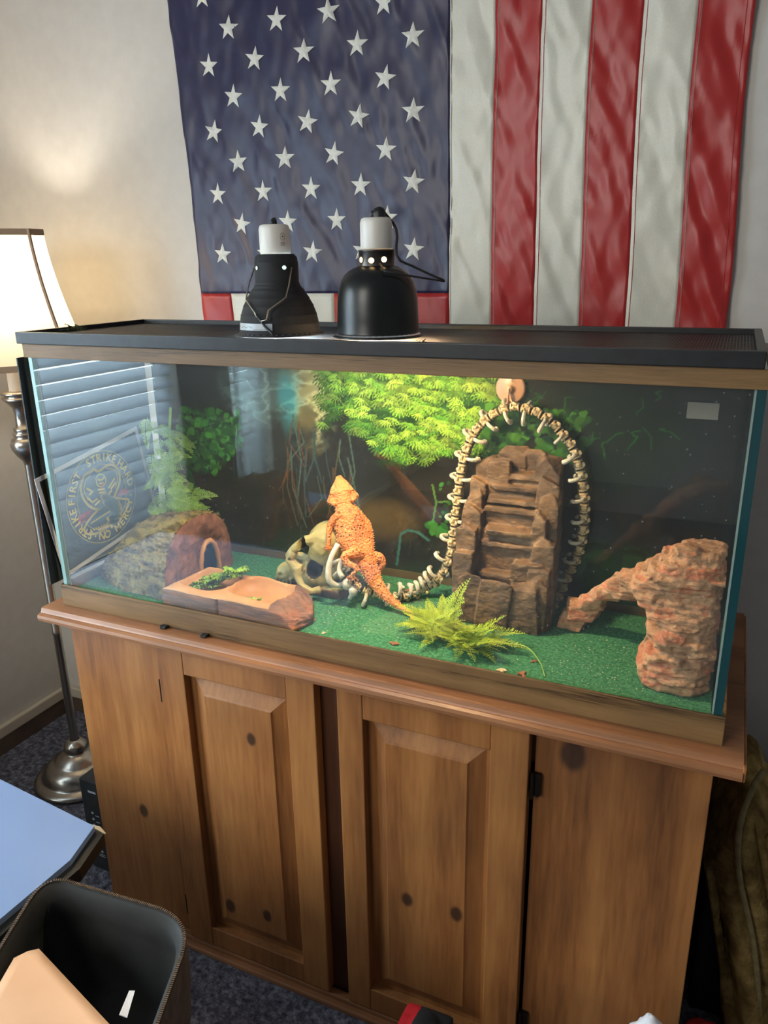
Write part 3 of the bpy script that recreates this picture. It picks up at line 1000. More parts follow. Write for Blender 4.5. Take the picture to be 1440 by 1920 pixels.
tube(bm, [(lx + 0.000, ly - 0.068, LZ + 0.041), (lx + 0.008, ly - 0.071, LZ + 0.033), (lx + 0.018, ly - 0.073, LZ + 0.020), (lx + 0.030, ly - 0.074, LZ + 0.010), (lx + 0.036, ly - 0.078, LZ + 0.0045)], 0.0022, 6)
put('strap', bm, M_black, L1, smooth=True)
# right lamp: tall enamelled dome, steel collar with glowing holes
hx, hy = 0.672, 0.100
pr2 = [(0.0740, LZ), (0.0750, LZ + 0.0015), (0.0680, LZ + 0.005)]
pz2 = [(0.0672, .010), (0.0668, .030), (0.0660, .060), (0.0640, .078), (0.0600, .094), (0.0530, .106), (0.0440, .114), (0.0340, .119), (0.0290, .121)]
inner2 = [(0.0730, LZ + 0.0008)] + [(r - 0.002, LZ + z - 0.001) for r, z in pz2]
L2 = dome('dome_lamp', hx, hy, pr2 + [(r, LZ + z) for r, z in pz2], inner2, 'tall glossy black dome heat lamp with warm light glowing through its collar holes', M_gloss_black)
bm = bmesh.new()
lathe(bm, [(0.0290, LZ + 0.120), (0.0290, LZ + 0.1445), (0.0300, LZ + 0.1450), (0.0300, LZ + 0.1470), (0.0255, LZ + 0.1475)], hx, hy, 36)
put('collar', bm, mat('dark_steel', srgb(96, 90, 84), 0.35, 0.9), L2, smooth=True)
for ang in (-122, -82, -42):
    vent(L2, hx, hy, 0.0290, math.radians(ang), LZ + 0.131 - (0.0015 if ang == -82 else 0), 0.0052, M_hole_w)
socket(L2, hx, hy, LZ + 0.1475, 0.052, 0.0255)
bm = bmesh.new()
lathe(bm, [(0.0105, LZ + 0.1995), (0.0105, LZ + 0.208), (0.008, LZ + 0.214), (0.003, LZ + 0.2165), (0.0005, LZ + 0.217)], hx + 0.006, hy, 16)
tube(bm, [(hx - 0.006, hy, LZ + 0.199), (hx - 0.006, hy, LZ + 0.211)], 0.0022, 8)
put('cord_grip', bm, M_black, L2, smooth=True)
bm = bmesh.new()
tube(bm, spline([(hx + 0.012, hy + 0.006, LZ + 0.208), (hx + 0.03, hy + 0.012, LZ + 0.18), (hx + 0.036, hy + 0.0, LZ + 0.135), (hx + 0.060, hy + 0.012, LZ + 0.118), (hx + 0.105, hy + 0.03, LZ + 0.094)], 16), 0.0022, 6)
tube(bm, [(hx + 0.018, hy - 0.030, LZ + 0.125), (hx + 0.034, hy - 0.045, LZ + 0.112), (hx + 0.07, hy - 0.01, LZ + 0.102), (hx + 0.105, hy + 0.03, LZ + 0.093)], 0.0016, 6)
put('cord', bm, M_black, L2, smooth=True)
for nm, x, y, z, bcol, root in (('bulb', lx, ly, LZ + 0.045, (0.85, 0.95, 1.0), L1), ('bulb', hx, hy, LZ + 0.050, (1.0, 0.72, 0.42), L2)):
    bm = bmesh.new()
    lathe(bm, [(0.0005, z - 0.022), (0.012, z - 0.019), (0.02, z - 0.010), (0.022, z), (0.018, z + 0.014), (0.012, z + 0.028), (0.012, z + 0.04)], x, y, 20)
    put(nm, bm, emis('bulb_glow', bcol + (1,), 6), root, smooth=True)
def fit_lamp(root, cx, cy, nx, ny, sr, sz):
    # bring the lamp to its real proportions and spot on the lid
    for o in [root] + list(root.children_recursive):
        if o.type == 'MESH':
            for v in o.data.vertices:
                v.co = Vector((nx + (v.co.x - cx) * sr, ny + (v.co.y - cy) * sr, LZ + (v.co.z - LZ) * sz))
            o.matrix_parent_inverse = Matrix.Translation((-nx, -ny, -LZ)) if o.parent == root else o.matrix_parent_inverse
    root.location = (nx, ny, LZ)
fit_lamp(L1, lx, ly, 0.508, 0.068, 0.96, 0.84)
fit_lamp(L2, hx, hy, 0.684, 0.066, 0.925, 0.85)
lx, ly, hx, hy = 0.508, 0.068, 0.684, 0.066
lamp('uvb_light', 'POINT', (lx, ly, LZ + 0.018), 18, (0.80, 0.95, 1.0), 0.018)
lamp('heat_light', 'POINT', (hx, hy, LZ + 0.018), 50, (1.0, 0.66, 0.36), 0.018)

# ------------------------------------------------------------------ tank furniture
TZ = 0.0310
M_bark = noise_mat('log_bark', [(0.3, srgb(40, 32, 18)), (0.45, srgb(92, 76, 40)), (0.6, srgb(138, 116, 62)), (0.75, srgb(96, 88, 42))], 44, 6, 0.75, 0.9, 0.004, stretch=(0.5, 1, 1.6), bscale=90)
M_barkend = noise_mat('log_end', [(0.3, srgb(62, 38, 34)), (0.5, srgb(112, 72, 60)), (0.75, srgb(146, 100, 76))], 40, 6, 0.8, 1.0, 0.004, bscale=80)
M_tan = noise_mat('resin_tan', [(0.3, srgb(170, 118, 70)), (0.7, srgb(200, 148, 96))], 12, 4, 0.5, 0.1, 0.001)
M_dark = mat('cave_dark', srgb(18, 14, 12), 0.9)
# half log hide
hide = empty('log_hide', (0.13, 0.155, TZ), 'brown bark half log hide with arched doorway at the left end of the tank', 'hide')
bm = bmesh.new()
x0h, x1h = 0.034, 0.232
nx_, na = 110, 120
cyh = 0.152
def hide_pt(s, t, off=0.0):
    x = x0h + (x1h - x0h) * s
    k_ = min(1, s * 2.1); k_ = k_ * k_ * (3 - 2 * k_)
    h = 0.052 + 0.064 * k_ + 0.018 * s + 0.004 * math.sin(s * 9)
    ry = 0.070 + 0.024 * k_ + 0.014 * s
    a = PI * t
    ca, sa = math.cos(a), math.sin(a)
    ca = math.copysign(abs(ca) ** 0.8, ca)
    sa = sa ** 0.72
    p = Vector((x, cyh - ry * ca, TZ + h * sa))
    n = Vector((0, -ca, sa)).normalized()
    return p + n * off
def hide_ridge(s, t):
    w = t * 24 + 2.2 * ns((s * 3.2, t * 5, 0), 1, 4) + 1.0 * math.sin(s * 5 + t * 6)
    k = (w % 1.0)
    r = (k ** 0.6) if k < 0.8 else (1 - k) * 4.2
    p = (s * 6.0, t * 10, 0)
    v = 0.0095 * r * (0.5 + 1.0 * abs(ns(p, 1.5, 9)))
    v += 0.0042 * ns((s * 36 + 8 * t, t * 50, 0), 1, 2) + 0.0030 * ns((s * 90, t * 60, 0), 1, 6)
    return v
g = []
for i in range(nx_ + 1):
    row = []
    for j in range(na + 1):
        s, t = i / nx_, j / na
        row.append(bm.verts.new(hide_pt(s, t, hide_ridge(s, t) if 0 < i < nx_ else hide_ridge(s, t) * 0.6)))
    g.append(row)
for i in range(nx_):
    for j in range(na):
        bm.faces.new((g[i][j], g[i + 1][j], g[i + 1][j + 1], g[i][j + 1]))
put('bark', bm, M_bark, hide, smooth=True)
# end wall with arched opening
yo, wo, ho = 0.178, 0.031, 0.078
bm = bmesh.new()
def open_pt(t):
    a = PI * t
    return Vector((0, yo - wo * math.cos(a), TZ + (ho * math.sin(a) ** 0.75 if 0 < t < 1 else 0)))
nr = 16
rows = []
for k in range(nr + 1):
    f = k / nr
    row = []
    for j in range(61):
        t = j / 60
        a = hide_pt(1.0, t, 0.002); b = open_pt(t)
        p = Vector((x1h, a.y, a.z)).lerp(Vector((x1h, b.y, b.z)), f)
        bulge = 0.010 * math.sin(PI * f) + 0.007 * abs(ns((p.y * 55, p.z * 55, 0), 1, 3)) * math.sin(PI * min(1, f + .1)) + 0.0025 * ns((p.y * 150, p.z * 150, 0), 1, 3)
        p.x += bulge
        row.append(bm.verts.new(p))
    rows.append(row)
for a, b in zip(rows, rows[1:]):
    for j in range(60): bm.faces.new((a[j], a[j + 1], b[j + 1], b[j]))
put('end_wall', bm, M_barkend, hide, smooth=True)
bm = bmesh.new()
lp = [Vector((x1h + 0.004, open_pt(j / 24).y, open_pt(j / 24).z)) for j in range(25)]
tube(bm, lp, [0.0058 + 0.0008 * math.sin(k * 1.9) for k in range(25)], 8)
put('doorway_rim', bm, M_tan, hide, smooth=True)
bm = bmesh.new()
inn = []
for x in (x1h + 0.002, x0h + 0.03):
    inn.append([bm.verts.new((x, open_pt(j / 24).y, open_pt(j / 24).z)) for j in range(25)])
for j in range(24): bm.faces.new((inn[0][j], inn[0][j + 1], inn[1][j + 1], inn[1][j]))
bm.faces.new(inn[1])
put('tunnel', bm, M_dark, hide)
bm = bmesh.new()
lf = [bm.verts.new(hide_pt(0.0, j / 40, 0.0)) for j in range(41)]
bm.faces.new(lf)
put('far_end', bm, M_bark, hide)

# double feeding dish
M_dishbark = noise_mat('dish_bark', [(0.3, srgb(66, 46, 38)), (0.5, srgb(120, 84, 62)), (0.7, srgb(160, 98, 62))], 26, 6, 0.75, 1.0, 0.004, stretch=(0.35, 0.6, 2.2), bscale=60)
dish = empty('feeding_dish', (0.40, 0.075, TZ), 'terracotta coloured two bowl feeding dish with rough bark sides, by the front glass', 'dish')
c00, c10, c11, c01 = Vector((0.246, 0.018, 0)), Vector((0.526, 0.016, 0)), Vector((0.520, 0.128, 0)), Vector((0.262, 0.134, 0))
DH = 0.044
def dish_xy(u, v):
    p = c00.lerp(c10, u).lerp(c01.lerp(c11, u), v)
    if u > 0.85:
        k = (u - 0.85) / 0.15
        p.x += 0.022 * k * (1 - abs(v - 0.40) * 2.2) - 0.012 * k * max(0, v - .6)
    return p
def bowl(p, cx, cy, rx, ry, depth):
    d = ((abs(p.x - cx) / rx) ** 2.8 + (abs(p.y - cy) / ry) ** 2.8)
    return depth * (1 - min(1, d ** 0.9)) ** 0.45 if d < 1 else 0
bm = bmesh.new()
nu, nv = 130, 64
rows = []
for j in range(nv + 1):
    row = []
    for i in range(nu + 1):
        u, v = i / nu, j / nv
        p = dish_xy(u, v)
        z = TZ + DH + 0.002 * math.sin(u * 14) * (0.4 + v) + 0.0008 * fbm((p.x, p.y, 0), 60, 1)
        z -= bowl(p, 0.312, 0.080, 0.054, 0.047, 0.034) + bowl(p, 0.430, 0.080, 0.060, 0.047, 0.032)
        edge = min(u, v, 1 - v) * 12
        z -= 0.006 * max(0, 1 - edge) ** 2
        if u > 0.86:
            k = (u - 0.86) / 0.14
            z -= 0.026 * k ** 1.3 + 0.0035 * k * math.sin(p.y * 420 + 2 * math.sin(p.x * 160)) + 0.004 * k * fbm((p.x, p.y, 0), 90, 5)
        row.append(bm.verts.new((p.x, p.y, z)))
    rows.append(row)
for j in range(nv):
    for i in range(nu):
        f = bm.faces.new((rows[j][i], rows[j][i + 1], rows[j + 1][i + 1], rows[j + 1][i]))
        f.material_index = 0 if i < nu * 0.84 else 1
border = [rows[0][i] for i in range(nu + 1)] + [rows[j][nu] for j in range(1, nv + 1)] + [rows[nv][i] for i in range(nu - 1, -1, -1)] + [rows[j][0] for j in range(nv - 1, 0, -1)]
prev = border
cen = Vector((0.39, 0.075, 0))
nk = 12
for k in range(1, nk + 1):
    ring = []
    for v in border:
        f = k / nk
        z = v.co.z * (1 - f) + TZ * f
        o = 0.0022 * ns((v.co.x * 16, v.co.y * 16, z * 190), 1, 2) + 0.0016 * ns((v.co.x * 60, v.co.y * 60, z * 300), 1, 5) + 0.002 * math.sin(PI * f)
        if abs(v.co.x - 0.372) < 0.0022 and v.co.y < 0.05: o -= 0.004
        dd = (Vector((v.co.x, v.co.y, 0)) - cen)
        dd = Vector((dd.x * 0.25, dd.y, 0)).normalized() if abs(dd.x) < 0.12 else dd.normalized()
        ring.append(bm.verts.new((v.co.x + dd.x * o, v.co.y + dd.y * o, z)))
    n = len(border)
    for a in range(n):
        f = bm.faces.new((prev[a], ring[a], ring[(a + 1) % n], prev[(a + 1) % n])); f.material_index = 1
    prev = ring
bm.faces.new(prev)
bmesh.ops.recalc_face_normals(bm, faces=bm.faces)
put('dish_body', bm, [M_tan, M_dishbark], dish, smooth=True)

# greens in the dish
M_kale = noise_mat('fresh_greens', [(0.3, srgb(84, 122, 26)), (0.7, srgb(150, 180, 50))], 60, 3, 0.5, 0.3, 0.001)
_b = M_kale.node_tree.nodes['Principled BSDF']; _b.inputs['Subsurface Weight'].default_value = 0.0
def curly_leaf(bm, c, L, wid, az, el, seed, ruffle=0.35):
    """a ruffled leaf: strip across a midrib with a wavy edge"""
    c = Vector(c)
    d = Vector((math.cos(az) * math.cos(el), math.sin(az) * math.cos(el), math.sin(el)))
    s = Vector((-math.sin(az), math.cos(az), 0))
    up = d.cross(s) * -1
    if up.z < 0: up = -up
    n, mw = 9, 6
    g = []
    for i in range(n + 1):
        t = i / n
        w = wid * (math.sin(PI * min(1, t * 0.92 + 0.06)) ** 0.6) * (0.8 + 0.35 * math.sin(i * 2.3 + seed))
        row = []
        for j in range(-mw, mw + 1):
            q = j / mw
            e = abs(q) ** 2
            p = c + d * (L * t) + s * (w * q) + up * (wid * ruffle * e * math.sin(i * 2.7 + j * 2.1 + seed) + wid * 0.25 * e - L * 0.25 * t * t)
            row.append(bm.verts.new(p))
        g.append(row)
    for i in range(n):
        for j in range(2 * mw): bm.faces.new((g[i][j], g[i][j + 1], g[i + 1][j + 1], g[i + 1][j]))
rnd = random.Random(3)
for nm, spots, lab in (('curly_greens', [(0.285, 0.075, .05), (0.300, 0.088, .055), (0.318, 0.075, .055), (0.300, 0.062, .052), (0.33, 0.088, .062), (0.345, 0.098, .072), (0.36, 0.10, .078), (0.318, 0.10, .066)], 'curly leafy greens heaped in the left bowl of the feeding dish'),
                       ('chopped_greens', [(0.415, 0.058, .050), (0.425, 0.066, .050)], 'small scrap of chopped greens in the right bowl of the feeding dish')):
    bm = bmesh.new()
    for (x, y, z) in spots:
        for k in range(9 if nm == 'curly_greens' else 7):
            a = rnd.uniform(0, 2 * PI)
            big = nm == 'curly_greens'
            L_ = rnd.uniform(0.014, 0.024) * (1 if big else 0.5)
            curly_leaf(bm, (x + rnd.uniform(-.006, .006), y + rnd.uniform(-.006, .006), z + 0.004 + rnd.uniform(0, .008 if big else .002)), L_, L_ * 0.42, a, rnd.uniform(0.0, 0.9), rnd.uniform(0, 6))
    o = put(nm, bm, M_kale, smooth=True)
    tag(o, lab, 'greens')

# cast rock staircase
M_step = noise_mat('stair_rock', [(0.25, srgb(50, 38, 26)), (0.42, srgb(84, 64, 44)), (0.6, srgb(118, 90, 60)), (0.78, srgb(146, 114, 80))], 20, 8, 0.7, 0.9, 0.003, bscale=90, stretch=(1, 1, 1.8), nrough=0.65)
bm = bmesh.new()
R = lambda *a, **k: hull_rock(bm, *a, **k)
S = 0
blocks = [
    # basin front
    (0.779, 0.826, 0.166, 0.196, TZ, 0.128), (0.812, 0.886, 0.160, 0.190, TZ, 0.122), (0.872, 0.930, 0.166, 0.196, TZ, 0.121), (0.905, 0.941, 0.176, 0.206, TZ, 0.130),
    # treads
    (0.80, 0.91, 0.185, 0.32, TZ, 0.098), (0.868, 0.922, 0.198, 0.232, 0.08, 0.146), (0.805, 0.88, 0.206, 0.24, 0.08, 0.118),
    (0.802, 0.912, 0.216, 0.322, TZ, 0.172), (0.800, 0.908, 0.222, 0.322, 0.08, 0.196), (0.800, 0.905, 0.243, 0.322, 0.10, 0.228), (0.802, 0.905, 0.250, 0.322, 0.10, 0.241),
    (0.808, 0.905, 0.266, 0.322, 0.15, 0.263), (0.810, 0.905, 0.274, 0.322, 0.15, 0.283),
    # left wall
    (0.765, 0.805, 0.180, 0.222, TZ, 0.168), (0.763, 0.806, 0.200, 0.242, TZ, 0.205), (0.765, 0.808, 0.222, 0.262, TZ, 0.238), (0.765, 0.806, 0.240, 0.285, TZ, 0.262), (0.770, 0.806, 0.256, 0.305, TZ, 0.288), (0.772, 0.822, 0.276, 0.322, TZ, 0.313),
    # back
    (0.815, 0.870, 0.292, 0.322, 0.2, 0.330), (0.858, 0.905, 0.298, 0.322, 0.2, 0.328), (0.800, 0.845, 0.268, 0.300, 0.24, 0.312),
    # right wall
    (0.900, 0.943, 0.190, 0.226, TZ, 0.150), (0.902, 0.944, 0.206, 0.236, TZ, 0.196), (0.896, 0.926, 0.216, 0.262, TZ, 0.240), (0.905, 0.942, 0.228, 0.270, TZ, 0.268), (0.895, 0.938, 0.246, 0.296, TZ, 0.293), (0.885, 0.934, 0.270, 0.322, TZ, 0.320)]
blocks += [ # overhanging ledges at the front of each tread
    (0.806, 0.912, 0.211, 0.25, 0.188, 0.199), (0.803, 0.908, 0.214, 0.25, 0.166, 0.175), (0.806, 0.885, 0.198, 0.24, 0.112, 0.121), (0.870, 0.925, 0.194, 0.24, 0.138, 0.149),
    (0.803, 0.906, 0.238, 0.28, 0.222, 0.232), (0.806, 0.906, 0.244, 0.28, 0.237, 0.246), (0.808, 0.906, 0.262, 0.30, 0.256, 0.267), (0.812, 0.905, 0.270, 0.31, 0.276, 0.288)]
for i, b in enumerate(blocks):
    R(*b, seed=40 + i, jit=0.13 if i > 3 else 0.2)
def rockdisp(amp, sc, seed):
    def f(co, n):
        k = amp * fbm(co, sc, seed, 3)
        k += amp * 0.5 * (abs(ns((co.x * sc * 0.8, co.y * sc * 0.8, co.z * sc * 4), 1, seed + 3)) - 0.3)
        c = co + n * k
        if c.z < TZ: c.z = TZ
        c.y = min(c.y, TD - 0.0125)
        return c
    return f
me = remesh(bm, 0.0017, rockdisp(0.0013, 70, 2), 0)
stairs = put('rock_staircase', me, M_step, smooth=True)
tag(stairs, 'tall grey brown resin rock with carved steps standing behind the fern pile', 'rock')

# layered red rock cave at the right end
M_red = noise_mat('layered_rock', [(0.28, srgb(70, 46, 32)), (0.38, srgb(138, 98, 70)), (0.5, srgb(178, 136, 100)), (0.6, srgb(172, 96, 66)), (0.66, srgb(176, 132, 98)), (0.85, srgb(200, 160, 124))], 22, 8, 0.72, 1.0, 0.003, stretch=(1, 1, 2.0), bscale=110, nrough=0.7)
bm = bmesh.new()
rnd = random.Random(11)
def slab_layer(x0, x1, y0, y1, z0, z1, seed):
    n = 44
    cx, cy = (x0 + x1) / 2, (y0 + y1) / 2
    rx, ry = (x1 - x0) / 2, (y1 - y0) / 2
    prof = [(0.90, 0.0), (0.985, 0.18), (1.0, 0.5), (0.975, 0.82), (0.90, 1.0)]
    rings = []
    for s, h in prof:
        ring = []
        for k in range(n):
            a = 2 * PI * k / n
            ca, sa = math.cos(a), math.sin(a)
            e = 0.55
            px = math.copysign(abs(ca) ** e, ca) * rx
            py = math.copysign(abs(sa) ** e, sa) * ry
            w = 1 + 0.10 * ns((ca * 1.6, sa * 1.6, seed), 1, seed) + 0.06 * ns((ca * 5, sa * 5, h * 2), 1, seed + 9) + 0.03 * ns((ca * 13, sa * 13, h * 3), 1, seed + 4)
            ring.append(bm.verts.new((cx + px * s * w, cy + py * s * w, z0 + (z1 - z0) * h + 0.002 * ns((ca * 3, sa * 3, h), 1, seed + 2))))
        rings.append(ring)
    for a, b in zip(rings, rings[1:]):
        for k in range(n): bm.faces.new((a[k], a[(k + 1) % n], b[(k + 1) % n], b[k]))
    bm.faces.new(rings[0][::-1]); bm.faces.new(rings[-1])
layers = [ # x0, x1, y0, y1, z0, z1
    (1.104, 1.207, 0.058, 0.21, 0.029, 0.047), (1.100, 1.206, 0.055, 0.21, 0.045, 0.060), (1.106, 1.207, 0.060, 0.21, 0.058, 0.072),
    (1.108, 1.206, 0.062, 0.21, 0.070, 0.084), (1.124, 1.207, 0.070, 0.21, 0.080, 0.096), (1.114, 1.206, 0.064, 0.21, 0.094, 0.106),
    (1.106, 1.208, 0.062, 0.21, 0.104, 0.117), (1.126, 1.206, 0.072, 0.21, 0.114, 0.128), (1.118, 1.208, 0.070, 0.21, 0.124, 0.136),
    (1.104, 1.208, 0.076, 0.185, 0.134, 0.148), (1.090, 1.208, 0.080, 0.185, 0.146, 0.160), (1.080, 1.208, 0.084, 0.185, 0.157, 0.170), (1.078, 1.208, 0.088, 0.185, 0.168, 0.183),
    (1.082, 1.208, 0.086, 0.185, 0.180, 0.193), (1.094, 1.208, 0.082, 0.185, 0.190, 0.203), (1.104, 1.208, 0.086, 0.185, 0.200, 0.213), (1.114, 1.208, 0.090, 0.185, 0.211, 0.223), (1.128, 1.208, 0.096, 0.185, 0.217, 0.230), (1.142, 1.208, 0.100, 0.185, 0.225, 0.238), (1.146, 1.208, 0.108, 0.17, 0.232, 0.243)]
for i, l in enumerate(layers): slab_layer(*l, seed=20 + i)
for i in range(22):   # short broken ledges
    x = rnd.uniform(1.095, 1.18); z = rnd.uniform(0.06, 0.235)
    y = (0.062 if z < 0.13 else 0.086) + rnd.uniform(-0.004, 0.012)
    if z > 0.2: x = max(x, 1.135)
    if 0.075 < z < 0.135: x = max(x, 1.128)
    hull_rock(bm, x, x + rnd.uniform(0.02, 0.045), y, y + 0.04, z, z + rnd.uniform(0.006, 0.014), 300 + i, 0.25)
arch = [((1.115, 0.160, 0.165), 0.034), ((1.085, 0.172, 0.160), 0.030), ((1.060, 0.186, 0.142), 0.025), ((1.035, 0.200, 0.122), 0.021), ((1.012, 0.212, 0.096), 0.022), ((0.992, 0.222, 0.070), 0.023), ((0.982, 0.228, 0.050), 0.022)]
arr = random.Random(4)
tube(bm, [a_[0] for a_ in arch], [a_[1] * 0.72 for a_ in arch], 9)
for i, (c, r) in enumerate(arch):
    r *= arr.uniform(0.85, 1.12); ox, oz = arr.uniform(-.004, .004), arr.uniform(-.003, .003)
    hull_rock(bm, c[0] - r * 1.2 + ox, c[0] + r * 1.25 + ox, c[1] - r, c[1] + r * 0.8, c[2] - r * 0.7 + oz, c[2] + r * 0.72 + oz, 60 + i, 0.34)
    if False:
        p = Vector(c).lerp(Vector(arch[i - 1][0]), 0.5)
        hull_rock(bm, p.x - r, p.x + r, p.y - r, p.y + r, p.z - r * 0.8, p.z + r * 0.8, 90 + i, 0.25)
def cavedisp(co, n):
    c = rockdisp(0.0022, 55, 5)(co, n)
    c.x = min(c.x, TW - 0.0200)
    return c
me = remesh(bm, 0.0021, cavedisp, 0)
cave = put('rock_cave', me, M_red, smooth=True)
tag(cave, 'reddish tan layered rock arch cave filling the right end of the tank', 'rock')

# ------------------------------------------------------------------ skull ornament
M_bone = noise_mat('old_bone', [(0.25, srgb(88, 74, 40)), (0.5, srgb(150, 136, 84)), (0.75, srgb(186, 172, 120))], 22, 5, 0.55, 0.4, 0.002)
M_bonelight = noise_mat('pale_bone', [(0.25, srgb(128, 106, 70)), (0.45, srgb(196, 170, 124)), (0.75, srgb(222, 200, 158))], 70, 4, 0.6, 0.5, 0.001)
M_rib = noise_mat('rib_bone', [(0.3, srgb(168, 160, 138)), (0.7, srgb(206, 198, 178))], 40, 3, 0.55, 0.3, 0.001)
M_groove = noise_mat('dark_groove', [(0.3, srgb(40, 36, 26)), (0.7, srgb(84, 78, 58))], 90, 4, 0.8, 0.5, 0.001)
bm = bmesh.new()
tilt = Matrix.Rotation(math.radians(20), 4, 'Y')
ellipsoid(bm, (0.506, 0.205, 0.131), (0.042, 0.046, 0.047), 3, tilt)
ellipsoid(bm, (0.520, 0.218, 0.095), (0.034, 0.042, 0.040), 3)
tube(bm, [(0.500, 0.178, 0.150), (0.478, 0.166, 0.146), (0.456, 0.162, 0.130), (0.436, 0.162, 0.110)], [0.014, 0.011, 0.009, 0.006], 10)   # brow to nose
tube(bm, [(0.452, 0.162, 0.122), (0.444, 0.160, 0.104), (0.456, 0.158, 0.092), (0.470, 0.160, 0.090)], [0.009, 0.010, 0.011, 0.009], 8)
tube(bm, [(0.462, 0.154, 0.094), (0.466, 0.150, 0.076), (0.476, 0.146, 0.060), (0.494, 0.148, 0.050), (0.508, 0.160, 0.050)], [0.010, 0.008, 0.007, 0.008, 0.010], 8)   # cheek bone
tube(bm, [(0.455, 0.185, 0.10), (0.44, 0.19, 0.075), (0.428, 0.192, 0.056)], [0.020, 0.022, 0.018], 8)
ellipsoid(bm, (0.418, 0.186, 0.064), (0.021, 0.022, 0.022), 3)                # muzzle block
ellipsoid(bm, (0.405, 0.200, 0.052), (0.018, 0.022, 0.018), 2)
ellipsoid(bm, (0.484, 0.200, 0.070), (0.040, 0.036, 0.040), 3)
for k in range(5):
    tube(bm, [(0.404 + 0.008 * k, 0.168 + 0.001 * k, 0.060), (0.405 + 0.008 * k, 0.163 + 0.001 * k, 0.046)], [0.0034, 0.0012], 6)
hull_rock(bm, 0.388, 0.560, 0.168, 0.256, TZ, 0.050, 5, 0.18, 10)
sockets = [((0.474, 0.160, 0.136), (0.010, 0.024, 0.020)), ((0.490, 0.154, 0.088), (0.018, 0.026, 0.021)), ((0.416, 0.164, 0.066), (0.006, 0.006, 0.006)), ((0.447, 0.156, 0.108), (0.004, 0.006, 0.005))]
def skulldisp(co, n):
    for c, r in sockets:
        d = co - Vector(c)
        q = Vector((d.x / r[0], d.y / r[1], d.z / r[2]))
        if q.length < 1.0:
            k = math.sqrt(max(0, 1 - q.x ** 2 - q.z ** 2))
            co = Vector((co.x, c[1] + r[1] * k, co.z))
    co = co + n * 0.0012 * fbm(co, 50, 3)
    co.z = max(co.z, TZ)
    return co
me = remesh(bm, 0.0018, skulldisp, 3)
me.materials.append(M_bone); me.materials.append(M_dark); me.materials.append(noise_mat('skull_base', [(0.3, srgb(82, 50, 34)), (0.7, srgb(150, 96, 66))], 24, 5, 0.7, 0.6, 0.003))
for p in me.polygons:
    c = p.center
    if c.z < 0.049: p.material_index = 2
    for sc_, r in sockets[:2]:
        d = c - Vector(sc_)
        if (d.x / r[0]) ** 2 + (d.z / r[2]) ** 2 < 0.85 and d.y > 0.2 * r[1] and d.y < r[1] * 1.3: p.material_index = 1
skull = put('skull_ornament', me, None, smooth=True)
tag(skull, 'weathered bone coloured skull ornament on a brown base, beneath the lizard', 'skull')

# ------------------------------------------------------------------ skeleton spine ornament: looped chain of vertebrae
spts = [(0.548, 0.186, 0.112), (0.572, 0.172, 0.078), (0.598, 0.172, 0.060), (0.625, 0.188, 0.048), (0.652, 0.205, 0.042), (0.680, 0.236, 0.043), (0.706, 0.250, 0.062), (0.722, 0.250, 0.082),
        (0.738, 0.252, 0.118), (0.743, 0.255, 0.157), (0.748, 0.262, 0.221), (0.751, 0.268, 0.272), (0.757, 0.275, 0.312), (0.770, 0.280, 0.350), (0.794, 0.288, 0.380), (0.832, 0.292, 0.402),
        (0.870, 0.293, 0.399), (0.902, 0.293, 0.385), (0.929, 0.293, 0.359), (0.952, 0.293, 0.329), (0.966, 0.293, 0.285), (0.973, 0.293, 0.238), (0.974, 0.293, 0.190), (0.967, 0.293, 0.143), (0.953, 0.293, 0.104), (0.940, 0.290, 0.066), (0.930, 0.288, 0.040)]
NV = 54
sp = spline(spts, NV)
spine = empty('skeleton_spine', (0.76, 0.25, TZ), 'looping chain of pale vertebrae and ribs arching over the rock staircase', 'skeleton')
def vertebra_mesh():
    bm = bmesh.new()
    ellipsoid(bm, (0, 0, 0), (0.0075, 0.0068, 0.0085), 2)
    tube(bm, [(0, 0, -0.009), (0, 0, -0.006)], [0.0086, 0.0088], 10); tube(bm, [(0, 0, 0.006), (0, 0, 0.009)], [0.0088, 0.0086], 10)
    ellipsoid(bm, (0, -0.009, 0.002), (0.0028, 0.0045, 0.006), 1)      # dorsal knob
    for s in (-1, 1): ellipsoid(bm, (s * 0.0065, -0.0055, -0.003), (0.0035, 0.003, 0.0045), 1)
    me = bpy.data.meshes.new('vertebra'); bm.to_mesh(me); bm.free()
    me.materials.append(M_bonelight)
    return me
def rib_mesh():
    bm = bmesh.new()
    for s in (-1, 1):
        pts = spline([(s * 0.004, 0.001, 0), (s * 0.0125, -0.002, 0.001), (s * 0.0195, 0.004, 0.0025), (s * 0.0195, 0.013, 0.0035), (s * 0.0125, 0.0175, 0.0035)], 9)
        tube(bm, pts, [0.0026, 0.0028, 0.0028, 0.0030, 0.0033, 0.0035, 0.0037, 0.0037, 0.0030], 7)
    me = bpy.data.meshes.new('rib_pair'); bm.to_mesh(me); bm.free()
    me.materials.append(M_rib)
    return me
me_v, me_r = vertebra_mesh(), rib_mesh()
def ventral(p, i):
    f = i / (NV - 1)
    keys = [(0.0, (-0.5, 0.1, -0.6)), (0.09, (-0.3, 0.2, -1)), (0.15, (-0.2, 0.6, 0.9)), (0.27, (-0.3, 0.55, 0.7)), (0.34, (0.25, 1, 0.1)), (0.50, (0.35, 1, 0)), (0.58, (0.5, 0.55, -0.5)), (0.64, (0, 0.2, -1)), (0.72, (-0.6, 0.1, -0.8)), (0.8, (-1, 0.1, -0.1)), (1.0, (-1, 0, 0.2))]
    for (a, va), (b, vb) in zip(keys, keys[1:]):
        if a <= f <= b: return Vector(va).lerp(Vector(vb), (f - a) / (b - a)).normalized()
    return Vector((0, 1, 0))
